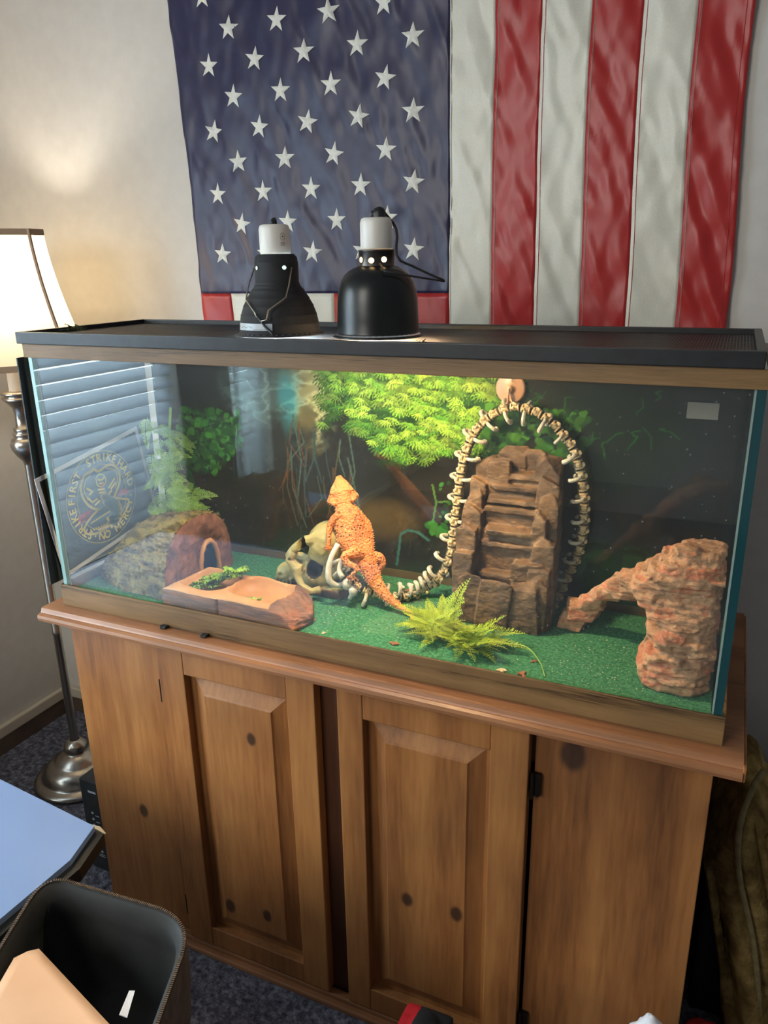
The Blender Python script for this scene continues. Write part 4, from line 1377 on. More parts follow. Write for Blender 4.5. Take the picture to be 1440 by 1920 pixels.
for i, p in enumerate(sp):
    t = (sp[min(i + 1, NV - 1)] - sp[max(i - 1, 0)]).normalized()
    v = ventral(p, i)
    v = (v - t * v.dot(t)).normalized()
    s = v.cross(t)
    Mx = Matrix((s, v, t)).transposed().to_4x4()
    k = 0.95 if i > 3 else 0.8
    Mx.translation = p - spine.location
    vo = bpy.data.objects.new('vertebra', me_v); COL.objects.link(vo); vo.parent = spine
    vo.matrix_local = Mx @ Matrix.Scale(k * 0.92, 4)
    if i % 2 == 0 or i < 5 or 0.1 < i / NV < 0.24:
        ro = bpy.data.objects.new('rib', me_r); COL.objects.link(ro); ro.parent = spine
        kk = 1.15 if i < 40 else 1.0
        ro.matrix_local = Mx @ Matrix.Scale(kk if 0.66 > i / NV or i / NV > 0.7 else 0.85, 4)
bm = bmesh.new()
for a in (-1, 1):
    tube(bm, [p + Vector((0.0055 * a, 0.003, 0.0)) for p in sp], 0.0045, 6)
put('core', bm, M_groove, spine)
# two large curled ribs beside the skull
bm = bmesh.new()
tube(bm, spline([(0.548, 0.165, 0.150), (0.541, 0.150, 0.128), (0.538, 0.142, 0.104), (0.540, 0.140, 0.084), (0.552, 0.146, 0.074), (0.566, 0.156, 0.076)], 14), [0.0052] * 5 + [0.006] * 6 + [0.005] * 3, 8)
tube(bm, spline([(0.566, 0.165, 0.132), (0.559, 0.155, 0.118), (0.558, 0.148, 0.102), (0.566, 0.146, 0.092)], 10), 0.0052, 8)
ellipsoid(bm, (0.572, 0.150, 0.078), (0.010, 0.009, 0.012), 2)
ellipsoid(bm, (0.584, 0.150, 0.066), (0.009, 0.008, 0.011), 2)
put('curled_rib', bm, M_rib, spine, smooth=True)

# ------------------------------------------------------------------ bearded dragon
M_liz = noise_mat('lizard_skin', [(0.25, srgb(170, 84, 36)), (0.45, srgb(206, 116, 56)), (0.7, srgb(224, 142, 80))], 28, 5, 0.55, 0.0, 0.001)
def lizard_skin(m):
    b = m.node_tree.nodes['Principled BSDF']
    tc = nn(m, 'ShaderNodeTexCoord')
    vo = nn(m, 'ShaderNodeTexVoronoi'); vo.inputs['Scale'].default_value = 260
    lk(m, tc.outputs['Object'], vo.inputs['Vector'])
    bp = nn(m, 'ShaderNodeBump'); bp.inputs['Strength'].default_value = 0.9; bp.inputs['Distance'].default_value = 0.0022; bp.invert = True
    lk(m, vo.outputs['Distance'], bp.inputs['Height']); lk(m, bp.outputs[0], b.inputs['Normal'])
    v2 = nn(m, 'ShaderNodeTexVoronoi'); v2.inputs['Scale'].default_value = 165
    lk(m, tc.outputs['Object'], v2.inputs['Vector'])
    mr = nn(m, 'ShaderNodeMapRange'); mr.inputs[1].default_value = 0.24; mr.inputs[2].default_value = 0.36; mr.inputs[3].default_value = 0.9; mr.inputs[4].default_value = 0.0
    lk(m, v2.outputs['Distance'], mr.inputs[0])
    # spots only on the back and hips, not on the head
    sp_ = nn(m, 'ShaderNodeSeparateXYZ'); lk(m, tc.outputs['Object'], sp_.inputs[0])
    hz = nn(m, 'ShaderNodeMapRange'); hz.inputs[1].default_value = 0.206; hz.inputs[2].default_value = 0.222; hz.inputs[3].default_value = 1; hz.inputs[4].default_value = 0
    lk(m, sp_.outputs[2], hz.inputs[0])
    n2_ = nn(m, 'ShaderNodeTexNoise'); n2_.inputs['Scale'].default_value = 45; lk(m, tc.outputs['Object'], n2_.inputs['Vector'])
    g_ = nn(m, 'ShaderNodeMapRange'); g_.inputs[1].default_value = 0.36; g_.inputs[2].default_value = 0.46; lk(m, n2_.outputs['Fac'], g_.inputs[0])
    a_ = nn(m, 'ShaderNodeMath', operation='MULTIPLY'); lk(m, mr.outputs[0], a_.inputs[0]); lk(m, hz.outputs[0], a_.inputs[1])
    b_ = nn(m, 'ShaderNodeMath', operation='MULTIPLY'); lk(m, a_.outputs[0], b_.inputs[0]); lk(m, g_.outputs[0], b_.inputs[1])
    mx = nn(m, 'ShaderNodeMix', data_type='RGBA')
    src = b.inputs['Base Color'].links[0].from_socket
    lk(m, b_.outputs[0], mx.inputs[0]); lk(m, src, mx.inputs[6]); mx.inputs[7].default_value = srgb(92, 36, 14)
    lk(m, mx.outputs[2], b.inputs['Base Color'])
lizard_skin(M_liz)
liz = empty('bearded_dragon', (0.58, 0.18, 0.10), 'orange bearded dragon lizard climbing head up on the skull, tail trailing down', 'lizard')
lp = [(0.517, 0.235, 0.260), (0.525, 0.225, 0.251), (0.533, 0.214, 0.240), (0.539, 0.206, 0.227), (0.543, 0.203, 0.213), (0.550, 0.200, 0.200), (0.559, 0.198, 0.182), (0.5685, 0.195, 0.160), (0.578, 0.190, 0.142), (0.590, 0.185, 0.125),
      (0.602, 0.180, 0.107), (0.615, 0.175, 0.087), (0.631, 0.170, 0.070), (0.651, 0.165, 0.055), (0.674, 0.160, 0.0465), (0.696, 0.154, 0.0405), (0.706, 0.147, 0.0365), (0.705, 0.138, 0.0345)]
lw = [0.0060, 0.0100, 0.0160, 0.0185, 0.0165, 0.0245, 0.0315, 0.0355, 0.0310, 0.0225, 0.0178, 0.0145, 0.0112, 0.0088, 0.0060, 0.0045, 0.0035, 0.0018]
lt = [0.0040, 0.0080, 0.0115, 0.0130, 0.0120, 0.0135, 0.0165, 0.0175, 0.0160, 0.0140, 0.0125, 0.0105, 0.0086, 0.0070, 0.0056, 0.0043, 0.0033, 0.0018]
N_ = 70
cl = spline(lp, N_)
def interp(arr, f):
    x = f * (len(arr) - 1); i = min(int(x), len(arr) - 2); t = x - i
    t = t * t * (3 - 2 * t) * 0.4 + t * 0.6
    return arr[i] * (1 - t) + arr[i + 1] * t
# arc length fractions of the key points
def arcs(pts, n=20):
    P = [Vector(p) for p in pts]
    L = [0]
    for a, b in zip(P, P[1:]): L.append(L[-1] + (b - a).length)
    return [l / L[-1] for l in L]
fr_ = arcs(lp)
def at_frac(arr, f):
    for i in range(len(fr_) - 1):
        if f <= fr_[i + 1] or i == len(fr_) - 2:
            t = (f - fr_[i]) / (fr_[i + 1] - fr_[i]); t = max(0, min(1, t))
            return arr[i] * (1 - t) + arr[i + 1] * t
DORS = Vector((0.42, -0.86, 0.28))
bm = bmesh.new()
radii = [(at_frac(lw, k / (N_ - 1)), at_frac(lt, k / (N_ - 1))) for k in range(N_)]
tube(bm, cl, radii, 24, up=DORS, keep_up=True)
# head: broad triangular casque and puffed beard
fwd = (Vector(lp[0]) - Vector(lp[3])).normalized()
side = fwd.cross(DORS).normalized()
dors = side.cross(fwd).normalized()
hc = Vector(lp[2])
HM = Matrix((side, dors, fwd)).transposed().to_4x4()
def hp(a, b, c): return hc + side * a + dors * b + fwd * c
tube(bm, [hp(0, 0.0, 0.026), hp(0, 0.002, 0.018), hp(0, 0.004, 0.006), hp(0, 0.004, -0.008), hp(0, 0.001, -0.016)], [(0.0070, 0.005), (0.0112, 0.008), (0.0150, 0.010), (0.0205, 0.0115), (0.0150, 0.009)], 18, up=dors, keep_up=True)
for s in (-1, 1):
    tube(bm, [hp(s * 0.0095, 0.006, 0.014), hp(s * 0.015, 0.008, 0.002), hp(s * 0.0205, 0.006, -0.008), hp(s * 0.012, 0.0085, -0.0105), hp(0, 0.0095, -0.0110)], [0.0033, 0.0042, 0.0036, 0.0026, 0.0026], 8)     # brow and temple ridge
    tube(bm, [hp(s * 0.013, -0.003, 0.002), hp(s * 0.0195, -0.002, -0.009), hp(s * 0.0225, -0.001, -0.019), hp(s * 0.016, 0.001, -0.030)], [(0.006, 0.006), (0.0075, 0.006), (0.0070, 0.0055), (0.004, 0.004)], 8)   # beard flap
def limb(pts, rad):
    q = spline(pts, 14)
    tube(bm, q, [interp(rad, k / 13) for k in range(14)], 10)
def toes(c, dirv, spread, L=0.013, n=5, r=0.0016):
    c = Vector(c); d = Vector(dirv).normalized(); s = Vector(spread).normalized()
    for k in range(n):
        a = (k - (n - 1) / 2) * 0.42
        dd = (d * math.cos(a) + s * math.sin(a)).normalized()
        l = L * (0.75 + 0.3 * math.sin((k + 0.5) / n * PI))
        tube(bm, [c, c + dd * l * 0.5 + DORS * 0.0015, c + dd * l, c + dd * (l + 0.003) - DORS * 0.001], [r * 1.3, r, r * 0.8, r * 0.25], 6)
limb([(0.546, 0.192, 0.202), (0.530, 0.184, 0.190), (0.5255, 0.172, 0.172), (0.529, 0.165, 0.156), (0.529, 0.160, 0.146)], [0.0105, 0.0078, 0.0064, 0.0050, 0.0042])
toes((0.529, 0.160, 0.147), (0.05, -0.1, -1), (1, 0.3, 0), 0.014)
limb([(0.568, 0.205, 0.195), (0.585, 0.214, 0.180), (0.586, 0.222, 0.160), (0.578, 0.226, 0.150)], [0.0105, 0.0078, 0.0062, 0.0045])
toes((0.578, 0.226, 0.150), (-0.2, 0, -1), (1, 0.3, 0), 0.012)
limb([(0.592, 0.182, 0.126), (0.580, 0.166, 0.136), (0.5665, 0.153, 0.131), (0.574, 0.149, 0.121), (0.592, 0.149, 0.116), (0.594, 0.147, 0.108), (0.585, 0.146, 0.102)], [0.0110, 0.0112, 0.0090, 0.0075, 0.0062, 0.0050, 0.0042])
toes((0.586, 0.146, 0.102), (-0.15, -0.1, -1), (1, 0.2, 0), 0.018)
limb([(0.602, 0.196, 0.122), (0.616, 0.200, 0.120), (0.6225, 0.200, 0.108), (0.618, 0.196, 0.097), (0.615, 0.192, 0.086)], [0.0105, 0.0098, 0.0075, 0.0055, 0.0042])
toes((0.613, 0.190, 0.092), (0.05, -0.1, -1), (1, 0.2, 0), 0.014)
def lizdisp(co, n):
    return co + n * (0.0005 * ns(co, 300, 2) + 0.0006 * ns(co, 90, 7))
me = remesh(bm, 0.00125, lizdisp, 2)
put('body', me, M_liz, liz, smooth=True)
# spikes along the flanks, beard and tail
bm = bmesh.new()
rnd = random.Random(9)
def spike(p, d, L, r=0.0011):
    d = d.normalized(); a = d.orthogonal().normalized(); b = d.cross(a)
    base = [bm.verts.new(p + (a * math.cos(q) + b * math.sin(q)) * r) for q in (0, 1.57, 3.14, 4.71)]
    tip = bm.verts.new(p + d * L)
    for k in range(4): bm.faces.new((base[k], base[(k + 1) % 4], tip))
T_, _ = frames(cl)
for k in range(12, 60):
    t = T_[k]; nrm = (DORS - t * DORS.dot(t)).normalized(); s = t.cross(nrm)
    w, th = radii[k]
    for rep in range(2 if k < 44 else 1):
        for sd in (-1, 1):
            an = rnd.uniform(-0.15, 0.35)
            p = cl[k] + s * sd * w * math.cos(an) * 0.97 + nrm * th * math.sin(an) + t * rnd.uniform(-.002, .002)
            spike(p, s * sd + nrm * 0.35 + t * 0.5, rnd.uniform(0.0028, 0.0048) * (1 if k < 46 else 0.7))
    for rep in range(7 if k < 44 else 3):
        an = rnd.uniform(0.35, 2.8)
        p = cl[k] + s * w * math.cos(an) * 0.985 + nrm * th * math.sin(an) * 0.985 + t * rnd.uniform(-.003, .003)
        spike(p, nrm * 0.7 + s * math.cos(an) + t * 0.6, rnd.uniform(0.0010, 0.0022), 0.0009)
for sd in (-1, 1):
    for k in range(9):
        f = k / 8
        p = hp(sd * (0.017 + 0.011 * math.sin(f * PI)), -0.004 - 0.001 * k / 8, 0.0 - 0.028 * f)
        spike(p, side * sd + fwd * (-0.9), 0.0048)
for k in range(9):
    a = (k - 4) / 4
    spike(hp(a * 0.019, 0.010 - 0.005 * a * a, -0.010 - 0.004 * (1 - a * a)), dors * 0.6 - fwd + side * a * 0.4, 0.004)
put('spikes', bm, noise_mat('spike_tan', [(0.3, srgb(226, 158, 100)), (0.7, srgb(240, 188, 136))], 50, 2, 0.6, 0), liz, kind='stuff')
M_eye = mat('lizard_eye', srgb(24, 14, 8), 0.15)
for s in (-1, 1):
    bm = bmesh.new()
    ellipsoid(bm, hp(s * 0.0150, 0.0035, 0.0045), (0.0028, 0.0028, 0.0028), 2)
    put('eye', bm, M_eye, liz, smooth=True)

# ------------------------------------------------------------------ plastic ferns
M_fernA = noise_mat('fern_leaf', [(0.3, srgb(112, 142, 30)), (0.7, srgb(172, 190, 60))], 25, 3, 0.5, 0, spec=0.3)
M_fernB = noise_mat('fern_leaf_cool', [(0.3, srgb(96, 140, 52)), (0.7, srgb(158, 190, 88))], 20, 3, 0.5, 0, spec=0.3)
def frond_mesh(L, W_, seed, m, twig=True, droop=0.3):
    """two level fern frond along +X, lying in XY, curving to -Z"""
    r = random.Random(seed)
    bm = bmesh.new()
    n = 16
    def mid(t): return Vector((L * t, 0.06 * L * math.sin(t * 3 + seed), -droop * L * t * t))
    pts = [mid(k / 10) for k in range(11)]
    tube(bm, pts, [0.0011 * (1 - 0.7 * k / 10) for k in range(11)], 4)
    for k in range(1, n + 1):
        t = k / (n + 0.5)
        p = mid(t)
        wl = W_ * (1 - t) ** 0.7 * min(1, 0.45 + t * 4) * r.uniform(0.85, 1.1)
        for s in (-1, 1):
            a = math.radians(58) * s + r.uniform(-0.08, 0.08)
            d = Vector((math.cos(a), math.sin(a), r.uniform(-0.15, 0.25))).normalized()
            q = Vector((-d.y, d.x, 0)).normalized()
            a0 = bm.verts.new(p - q * 0.0006); a1 = bm.verts.new(p + q * 0.0006)
            b0 = bm.verts.new(p + d * wl * 0.6 - q * 0.0007); b1 = bm.verts.new(p + d * wl * 0.6 + q * 0.0007)
            c = bm.verts.new(p + d * wl + Vector((0, 0, -wl * 0.15)))
            bm.faces.new((a0, b0, b1, a1)); bm.faces.new((b0, c, b1))
            m2 = max(2, int(wl / 0.0048))
            for j in range(1, m2 + 1):
                u = j / (m2 + 0.6)
                pp = p + d * wl * u
                l2 = 0.0080 * (1 - u * 0.65) * min(1, wl / 0.018)
                for s2 in (-1, 1):
                    dd = (d * 0.62 + q * s2 * 0.8 + Vector((0, 0, r.uniform(-.1, .2)))).normalized()
                    e = dd.cross(Vector((0, 0, 1))).normalized() * 0.0009
                    v0 = bm.verts.new(pp - e); v1 = bm.verts.new(pp + dd * l2 * 0.6 - e); v2 = bm.verts.new(pp + dd * l2); v3 = bm.verts.new(pp + dd * l2 * 0.6 + e); v4 = bm.verts.new(pp + e)
                    bm.faces.new((v0, v1, v2, v3, v4))
    me = bpy.data.meshes.new('frond'); bm.to_mesh(me); bm.free()
    me.materials.append(m)
    return me
def frond(parent, me, base, dirv, up=(0, 0, 1), k=1.0):
    x = Vector(dirv).normalized(); z = Vector(up); z = (z - x * z.dot(x)).normalized(); y = z.cross(x)
    Mx = Matrix((x, y, z)).transposed().to_4x4()
    Mx.translation = Vector(base) - parent.location
    o = bpy.data.objects.new('frond', me); COL.objects.link(o); o.parent = parent
    o.matrix_local = Mx @ Matrix.Scale(k, 4)
    return o
fmA = [frond_mesh(0.085, 0.026, k, M_fernA, droop=0.22) for k in range(4)]
fmB = [frond_mesh(0.080, 0.024, 10 + k, M_fernB, droop=0.3) for k in range(4)]
fern = empty('fern_pile', (0.80, 0.09, TZ), 'loose pile of yellow green plastic fern fronds on the green carpet before the staircase', 'plant')
rnd = random.Random(21)
def clamp_frond(base, dirv):   # keep tips on the carpet and inside the glass
    return base, dirv
specs = []
for k in range(54):
    cx_ = rnd.choice((0.75, 0.765, 0.785, 0.805, 0.825, 0.84))
    cy_ = 0.105 + (cx_ - 0.75) * -0.35 + rnd.uniform(-0.018, 0.03)
    a = rnd.uniform(0, 2 * PI)
    d = (math.cos(a), math.sin(a) * 0.6, rnd.uniform(0.05, 0.75))
    specs.append(((cx_, cy_, TZ + rnd.uniform(0.008, 0.022)), d, rnd.uniform(0.55, 0.85)))
specs += [((0.745, 0.110, 0.045), (-1, -0.35, 0.15), 0.65), ((0.74, 0.12, 0.05), (-0.9, 0.1, 0.3), 0.6), ((0.79, 0.120, 0.05), (0.15, 0.25, 1.0), 1.0), ((0.86, 0.105, 0.048), (1, 0.35, 0.35), 0.75), ((0.86, 0.095, 0.045), (1, 0.1, 0.15), 0.85),
          ((0.83, 0.085, 0.045), (0.5, -0.85, 0.12), 0.75), ((0.82, 0.08, 0.043), (0.15, -0.9, 0.12), 0.7), ((0.77, 0.085, 0.043), (-0.1, -1, 0.1), 0.6), ((0.76, 0.10, 0.05), (-0.5, -0.7, 0.3), 0.6), ((0.84, 0.10, 0.05), (0.6, 0.3, 0.7), 0.7), ((0.775, 0.13, 0.055), (-0.3, 0.6, 0.6), 0.6), ((0.85, 0.07, 0.042), (0.8, -0.5, 0.1), 0.6)]
for i, (b, d, k) in enumerate(specs):
    L = 0.085 * k
    dv = Vector(d).normalized()
    if b[1] + dv.y * L < 0.016: k = max(0.35, (b[1] - 0.016) / max(1e-3, -dv.y) / 0.085)
    if b[1] + dv.y * L > 0.175: k *= 0.7
    end = b[2] + dv.z * 0.085 * k - 0.22 * 0.085 * k
    if end < TZ + 0.002: dv.z += (TZ + 0.002 - end) / (0.085 * k) + 0.02
    frond(fern, fmA[i % 4], b, dv, k=k)
bm = bmesh.new()
tube(bm, spline([(0.90, 0.095, 0.047), (0.93, 0.088, 0.050), (0.958, 0.062, 0.042), (0.972, 0.038, TZ + 0.001)], 14), 0.0011, 5)
put('stem', bm, M_fernB, fern)
# hanging fern mat in the left back corner
fm = empty('hanging_fern', (0.08, 0.26, 0.34), 'tall drape of pale green plastic fern hanging in the left back corner above the log', 'plant')
rnd = random.Random(31)
for k in range(78):
    t = (k / 77) ** 0.85
    z = 0.335 - 0.235 * t
    wx = 0.018 + 0.055 * t
    cx_ = 0.085 + rnd.uniform(-0.6, 1) * wx
    cy_ = 0.265 + rnd.uniform(-1, 0.55) * (0.02 + 0.055 * t)
    cx_ = max(0.03, cx_)
    a = rnd.uniform(-PI * 0.95, PI * 0.35)
    d = Vector((math.cos(a) * 1.0, math.sin(a) * 0.7, rnd.uniform(-0.9, 0.1)))
    if cx_ + d.x * 0.06 < 0.022: d.x = abs(d.x) * 0.3
    if cy_ + d.y * 0.06 > 0.31: d.y = -abs(d.y) * 0.4
    frond(fm, fmB[k % 4], (cx_, cy_, z), d, up=(0.45, -0.85, 0.35), k=rnd.uniform(0.5, 0.78))
for (b, d) in (((0.13, 0.25, 0.165), (1, -0.1, -0.22)), ((0.12, 0.23, 0.185), (1, -0.2, -0.15)), ((0.11, 0.22, 0.17), (0.9, -0.3, -0.1)), ((0.10, 0.2, 0.16), (0.6, -0.6, -0.1)), ((0.09, 0.21, 0.35), (-0.2, -0.3, -1))):
    frond(fm, fmB[1], b, d, up=(0.3, -0.6, 0.7), k=0.85)
bm = bmesh.new()
tube(bm, spline([(0.085, 0.285, 0.36), (0.088, 0.27, 0.30), (0.092, 0.262, 0.20), (0.095, 0.26, 0.12)], 16), 0.003, 6)
put('stem', bm, M_fernB, fm)

# suction cup with hook
cup = empty('suction_cup', (0.827, 0.3175, 0.428), 'round clear suction cup stuck high on the back glass above the bone arch', 'suction cup')
M_cup = mat('cup_plastic', srgb(226, 178, 140), 0.3, 0, 0.6)
_bc = M_cup.node_tree.nodes['Principled BSDF']; _bc.inputs['Transmission Weight'].default_value = 0.25
bm = bmesh.new()
Mc = Matrix.Translation((0.827, 0.3186, 0.432)) @ Matrix.Rotation(PI / 2, 4, 'X')
lathe(bm, [(0.027, 0.0), (0.0272, 0.0012), (0.024, 0.0028), (0.014, 0.0050), (0.007, 0.0065), (0.0065, 0.011), (0.004, 0.0125), (0.0005, 0.0127)], 0, 0, 32, M=Mc)
put('cup', bm, M_cup, cup, smooth=True)
bm = bmesh.new()
tube(bm, spline([(0.827, 0.307, 0.433), (0.8265, 0.303, 0.415), (0.826, 0.303, 0.395), (0.8255, 0.305, 0.378), (0.8265, 0.311, 0.376)], 12), [(0.0035, 0.002)] * 6 + [(0.0022, 0.0018)] * 6, 8)
put('hook', bm, M_cup, cup, smooth=True)
# pale square sticker on the back glass
bm = newbox(1.124, 1.172, 0.3178, 0.3186, 0.397, 0.424)
tag(put('glass_sticker', bm, mat('sticker_grey', srgb(120, 122, 118), 0.6)), 'pale blank rectangular sticker high on the back glass at the right', 'sticker')

# ------------------------------------------------------------------ bits on the carpet and the lid
M_crumb = noise_mat('dry_leaf', [(0.3, srgb(112, 66, 40)), (0.7, srgb(160, 104, 66))], 80, 3, 0.8, 0.4, 0.001)
M_cream = noise_mat('cream_bit', [(0.3, srgb(188, 160, 120)), (0.7, srgb(214, 190, 150))], 80, 3, 0.7, 0.3, 0.001)
def bit(name, x, y, r, m, label, cat, seed, elong=1.6, group=None, z=TZ):
    bm = bmesh.new()
    rd = random.Random(seed)
    for k in range(4):
        a = rd.uniform(0, 2 * PI)
        ellipsoid(bm, (x + math.cos(a) * r * 0.6, y + math.sin(a) * r * 0.6, z + r * 0.22), (r * 0.7 * elong * 0.6, r * 0.4, r * 0.22), 1, Matrix.Rotation(a, 4, 'Z'))
    for v in bm.verts: v.co += Vector((ns(v.co, 200, seed), ns(v.co, 200, seed + 4), 0)) * r * 0.35
    o = put(name, bm, m)
    lo = min(v.co.z for v in o.data.vertices)
    for v in o.data.vertices: v.co.z += z - lo
    tag(o, label, cat, group)
bit('cream_scrap', 0.527, 0.056, 0.0075, M_cream, 'cream coloured food scrap just right of the feeding dish', 'scrap', 1, 2.0)
bit('brown_scrap', 0.535, 0.075, 0.0065, M_crumb, 'brown dried scrap behind the cream scrap beside the dish', 'scrap', 2)
bit('leaf_scrap', 0.583, 0.036, 0.0045, M_cream, 'small tan scrap near the front trim between dish and fern pile', 'scrap', 3)
bit('leaf_scrap', 0.712, 0.044, 0.0085, M_crumb, 'reddish brown dried leaf bit left of the fern pile near the front glass', 'scrap', 4)
bit('leaf_scrap', 0.905, 0.034, 0.0075, M_cream, 'pinkish pale bit below the fern pile near the front trim', 'scrap', 5, 2.0)
bit('leaf_scrap', 0.940, 0.030, 0.0090, M_crumb, 'brown dried leaf bit at the front trim right of the fern pile', 'scrap', 6)
bit('leaf_scrap', 0.945, 0.078, 0.0055, M_crumb, 'small brown bit behind the thin curved stem', 'scrap', 7)
bit('leaf_scrap', 0.648, 0.262, 0.0070, M_crumb, 'brown dried leaf bit behind the lizard tail near the back glass', 'scrap', 8)
bit('leaf_scrap', 0.972, 0.016, 0.0040, M_groove, 'tiny dark bit at the front trim near the stem tip', 'scrap', 10)
bm = bmesh.new()
rnd = random.Random(77)
for k in range(420):
    x = rnd.choice((rnd.gauss(0.56, 0.05), rnd.uniform(0.55, 1.2), rnd.uniform(0.97, 1.12)))
    y = rnd.uniform(0.014, 0.2)
    if not 0.5 < x < 1.2: continue
    r = rnd.uniform(0.0005, 0.0013)
    v = [bm.verts.new((x + r * math.cos(a), y + r * math.sin(a), TZ + 0.0002)) for a in (0.3, 1.9, 3.2, 4.8)] + [bm.verts.new((x, y, TZ + r))]
    for q in range(4): bm.faces.new((v[q], v[(q + 1) % 4], v[4]))
tag(put('crumbs', bm, M_cream), 'pale crumbs sprinkled over the green carpet', 'crumbs', kind='stuff')
M_dry = noise_mat('dried_sprig', [(0.3, srgb(52, 62, 34)), (0.7, srgb(96, 104, 62))], 80, 3, 0.7, 0.2)
def sprig(x, y, z, n, L, seed, label):
    bm = bmesh.new(); rd = random.Random(seed)
    for k in range(n):
        a = rd.uniform(0, 2 * PI)
        curly_leaf(bm, (x + rd.uniform(-L, L) * 0.8, y + rd.uniform(-L, L) * 0.3, z + 0.003), L * rd.uniform(0.5, 0.9), L * 0.16, a, rd.uniform(-0.1, 0.9), rd.uniform(0, 6))
    o = put('dried_sprig', bm, M_dry, smooth=True)
    lo = min(v.co.z for v in o.data.vertices)
    for v in o.data.vertices: v.co.z += z - lo
    tag(o, label, 'sprig')
sprig(0.105, 0.035, 0.5418, 16, 0.022, 3, 'dried dark green sprig lying on the left end of the lid')
sprig(0.760, 0.040, 0.5340, 8, 0.010, 5, 'tiny dried green sprig on the mesh beside the heat lamp')
for (x, lab) in ((0.262, 'left of two small black clips under the tank front trim'), (0.355, 'right of two small black clips under the tank front trim')):
    bm = newbox(x - 0.006, x + 0.006, -0.012, -0.001, 0.0005, 0.006, bevel=0.001)
    ellipsoid(bm, (x - 0.004, -0.010, 0.006), (0.003, 0.003, 0.003), 1)
    tag(put('trim_clip', bm, M_black), lab, 'clip')

# ------------------------------------------------------------------ dark sheet and picture card outside the left pane
bm = newbox(-0.0165, -0.0135, 0.004, 0.330, 0.046, 0.4945)
for v in bm.verts:
    if v.co.y < 0.01: v.co.y -= 0.010 + 0.006 * math.sin(v.co.z * 20)
side_sheet = put('dark_side_sheet', bm, noise_mat('dark_sheet', [(0.3, srgb(34, 42, 46)), (0.7, srgb(50, 58, 62))], 8, 3, 0.6, 0.1))
tag(side_sheet, 'dark sheet taped over the outside of the left end glass', 'sheet')
CO, CA = Vector((-0.0085, 0.150, 0.181)), math.radians(9.3)
def card(u, v, d=0.0):
    return Vector((CO.x + d, CO.y + u * math.cos(CA) - v * math.sin(CA), CO.z + u * math.sin(CA) + v * math.cos(CA)))
cardroot = empty('emblem_card', CO, 'black card with white border and round yellow cobra emblem, outside the left end glass', 'card')
def flat(polys, d, name, m, parent=cardroot, th=0.0):
    bm = bmesh.new()
    for p in polys:
        try: bm.faces.new([bm.verts.new(card(u, v, d)) for u, v in p])
        except ValueError: pass
    return put(name, bm, m, parent)
M_cardw = mat('card_white', srgb(224, 214, 214), 0.6)
M_cardb = mat('card_black', srgb(20, 22, 24), 0.55)
M_yel = mat('emblem_yellow', srgb(236, 200, 50), 0.55)
M_emred = mat('emblem_red', srgb(168, 30, 34), 0.55)
hw, hh = 0.1475, 0.1105
bm = bmesh.new()
pp = [(-hw, -hh), (hw, -hh), (hw, hh), (-hw, hh)]
A = [bm.verts.new(card(u, v, -0.0012)) for u, v in pp]; B = [bm.verts.new(card(u, v, 0.0)) for u, v in pp]
bm.faces.new(A[::-1]); bm.faces.new(B)
for k in range(4): bm.faces.new((A[k], A[(k + 1) % 4], B[(k + 1) % 4], B[k]))
put('board', bm, M_cardw, cardroot)
e = 0.009
flat([[(-hw + e, -hh + e), (hw - e, -hh + e), (hw - e, hh - e), (-hw + e, hh - e)]], 0.0003, 'black_field', M_cardb)
def stroke2(pts, w):
    """ribbon polygons along a polyline"""
    out = []
    P = [Vector((a, b, 0)) for a, b in pts]
    for a, b in zip(P, P[1:]):
        d = (b - a)
        if d.length < 1e-6: continue
        n = Vector((-d.y, d.x, 0)).normalized() * w * 1.25
        d = d.normalized() * w * 0.5
        out.append([(a - d + n)[:2], (a - d - n)[:2], (b + d - n)[:2], (b + d + n)[:2]])
    return out
def circ(r, w, n=72):
    return [[((r - w) * math.cos(a), (r - w) * math.sin(a)), ((r + w) * math.cos(a), (r + w) * math.sin(a)), ((r + w) * math.cos(b), (r + w) * math.sin(b)), ((r - w) * math.cos(b), (r - w) * math.sin(b))] for a, b in [(2 * PI * k / n, 2 * PI * (k + 1) / n) for k in range(n)]]
EC = (0.001, 0.004)
def sh(polys): return [[(u + EC[0], v + EC[1]) for u, v in p] for p in polys]
RO = 0.0985
flat(sh(circ(RO, 0.0006)), 0.0007, 'outer_ring', M_yel)
flat(sh(circ(0.0700, 0.0005)), 0.0007, 'inner_ring', M_yel)
def loc_(y, z):   # from wall-plane coordinates measured on the side glass to card coordinates
    dy, dz = y - CO.y, z - CO.z
    return (dy * math.cos(CA) + dz * math.sin(CA), -dy * math.sin(CA) + dz * math.cos(CA))
def curve_pts(pts, n=24):
    return [(p.x, p.y) for p in spline([(a, b, 0) for a, b in [loc_(*q) for q in pts]], n)]
yel = []
yel += stroke2(curve_pts([(0.129, 0.247), (0.109, 0.243), (0.098, 0.230), (0.094, 0.212), (0.100, 0.191), (0.113, 0.174), (0.130, 0.164), (0.144, 0.165)]), 0.0022)
yel += stroke2(curve_pts([(0.129, 0.247), (0.135, 0.249), (0.141, 0.246), (0.149, 0.242), (0.162, 0.246), (0.178, 0.249), (0.197, 0.242), (0.206, 0.225), (0.204, 0.205), (0.192, 0.188), (0.181, 0.176)]), 0.0022)
yel += stroke2(curve_pts([(0.144, 0.165), (0.121, 0.157), (0.097, 0.143), (0.088, 0.130), (0.097, 0.119), (0.121, 0.113), (0.147, 0.114)]), 0.0020)
yel += stroke2(curve_pts([(0.180, 0.175), (0.201, 0.167), (0.223, 0.158), (0.220, 0.144), (0.204, 0.131), (0.193, 0.121)]), 0.0018)
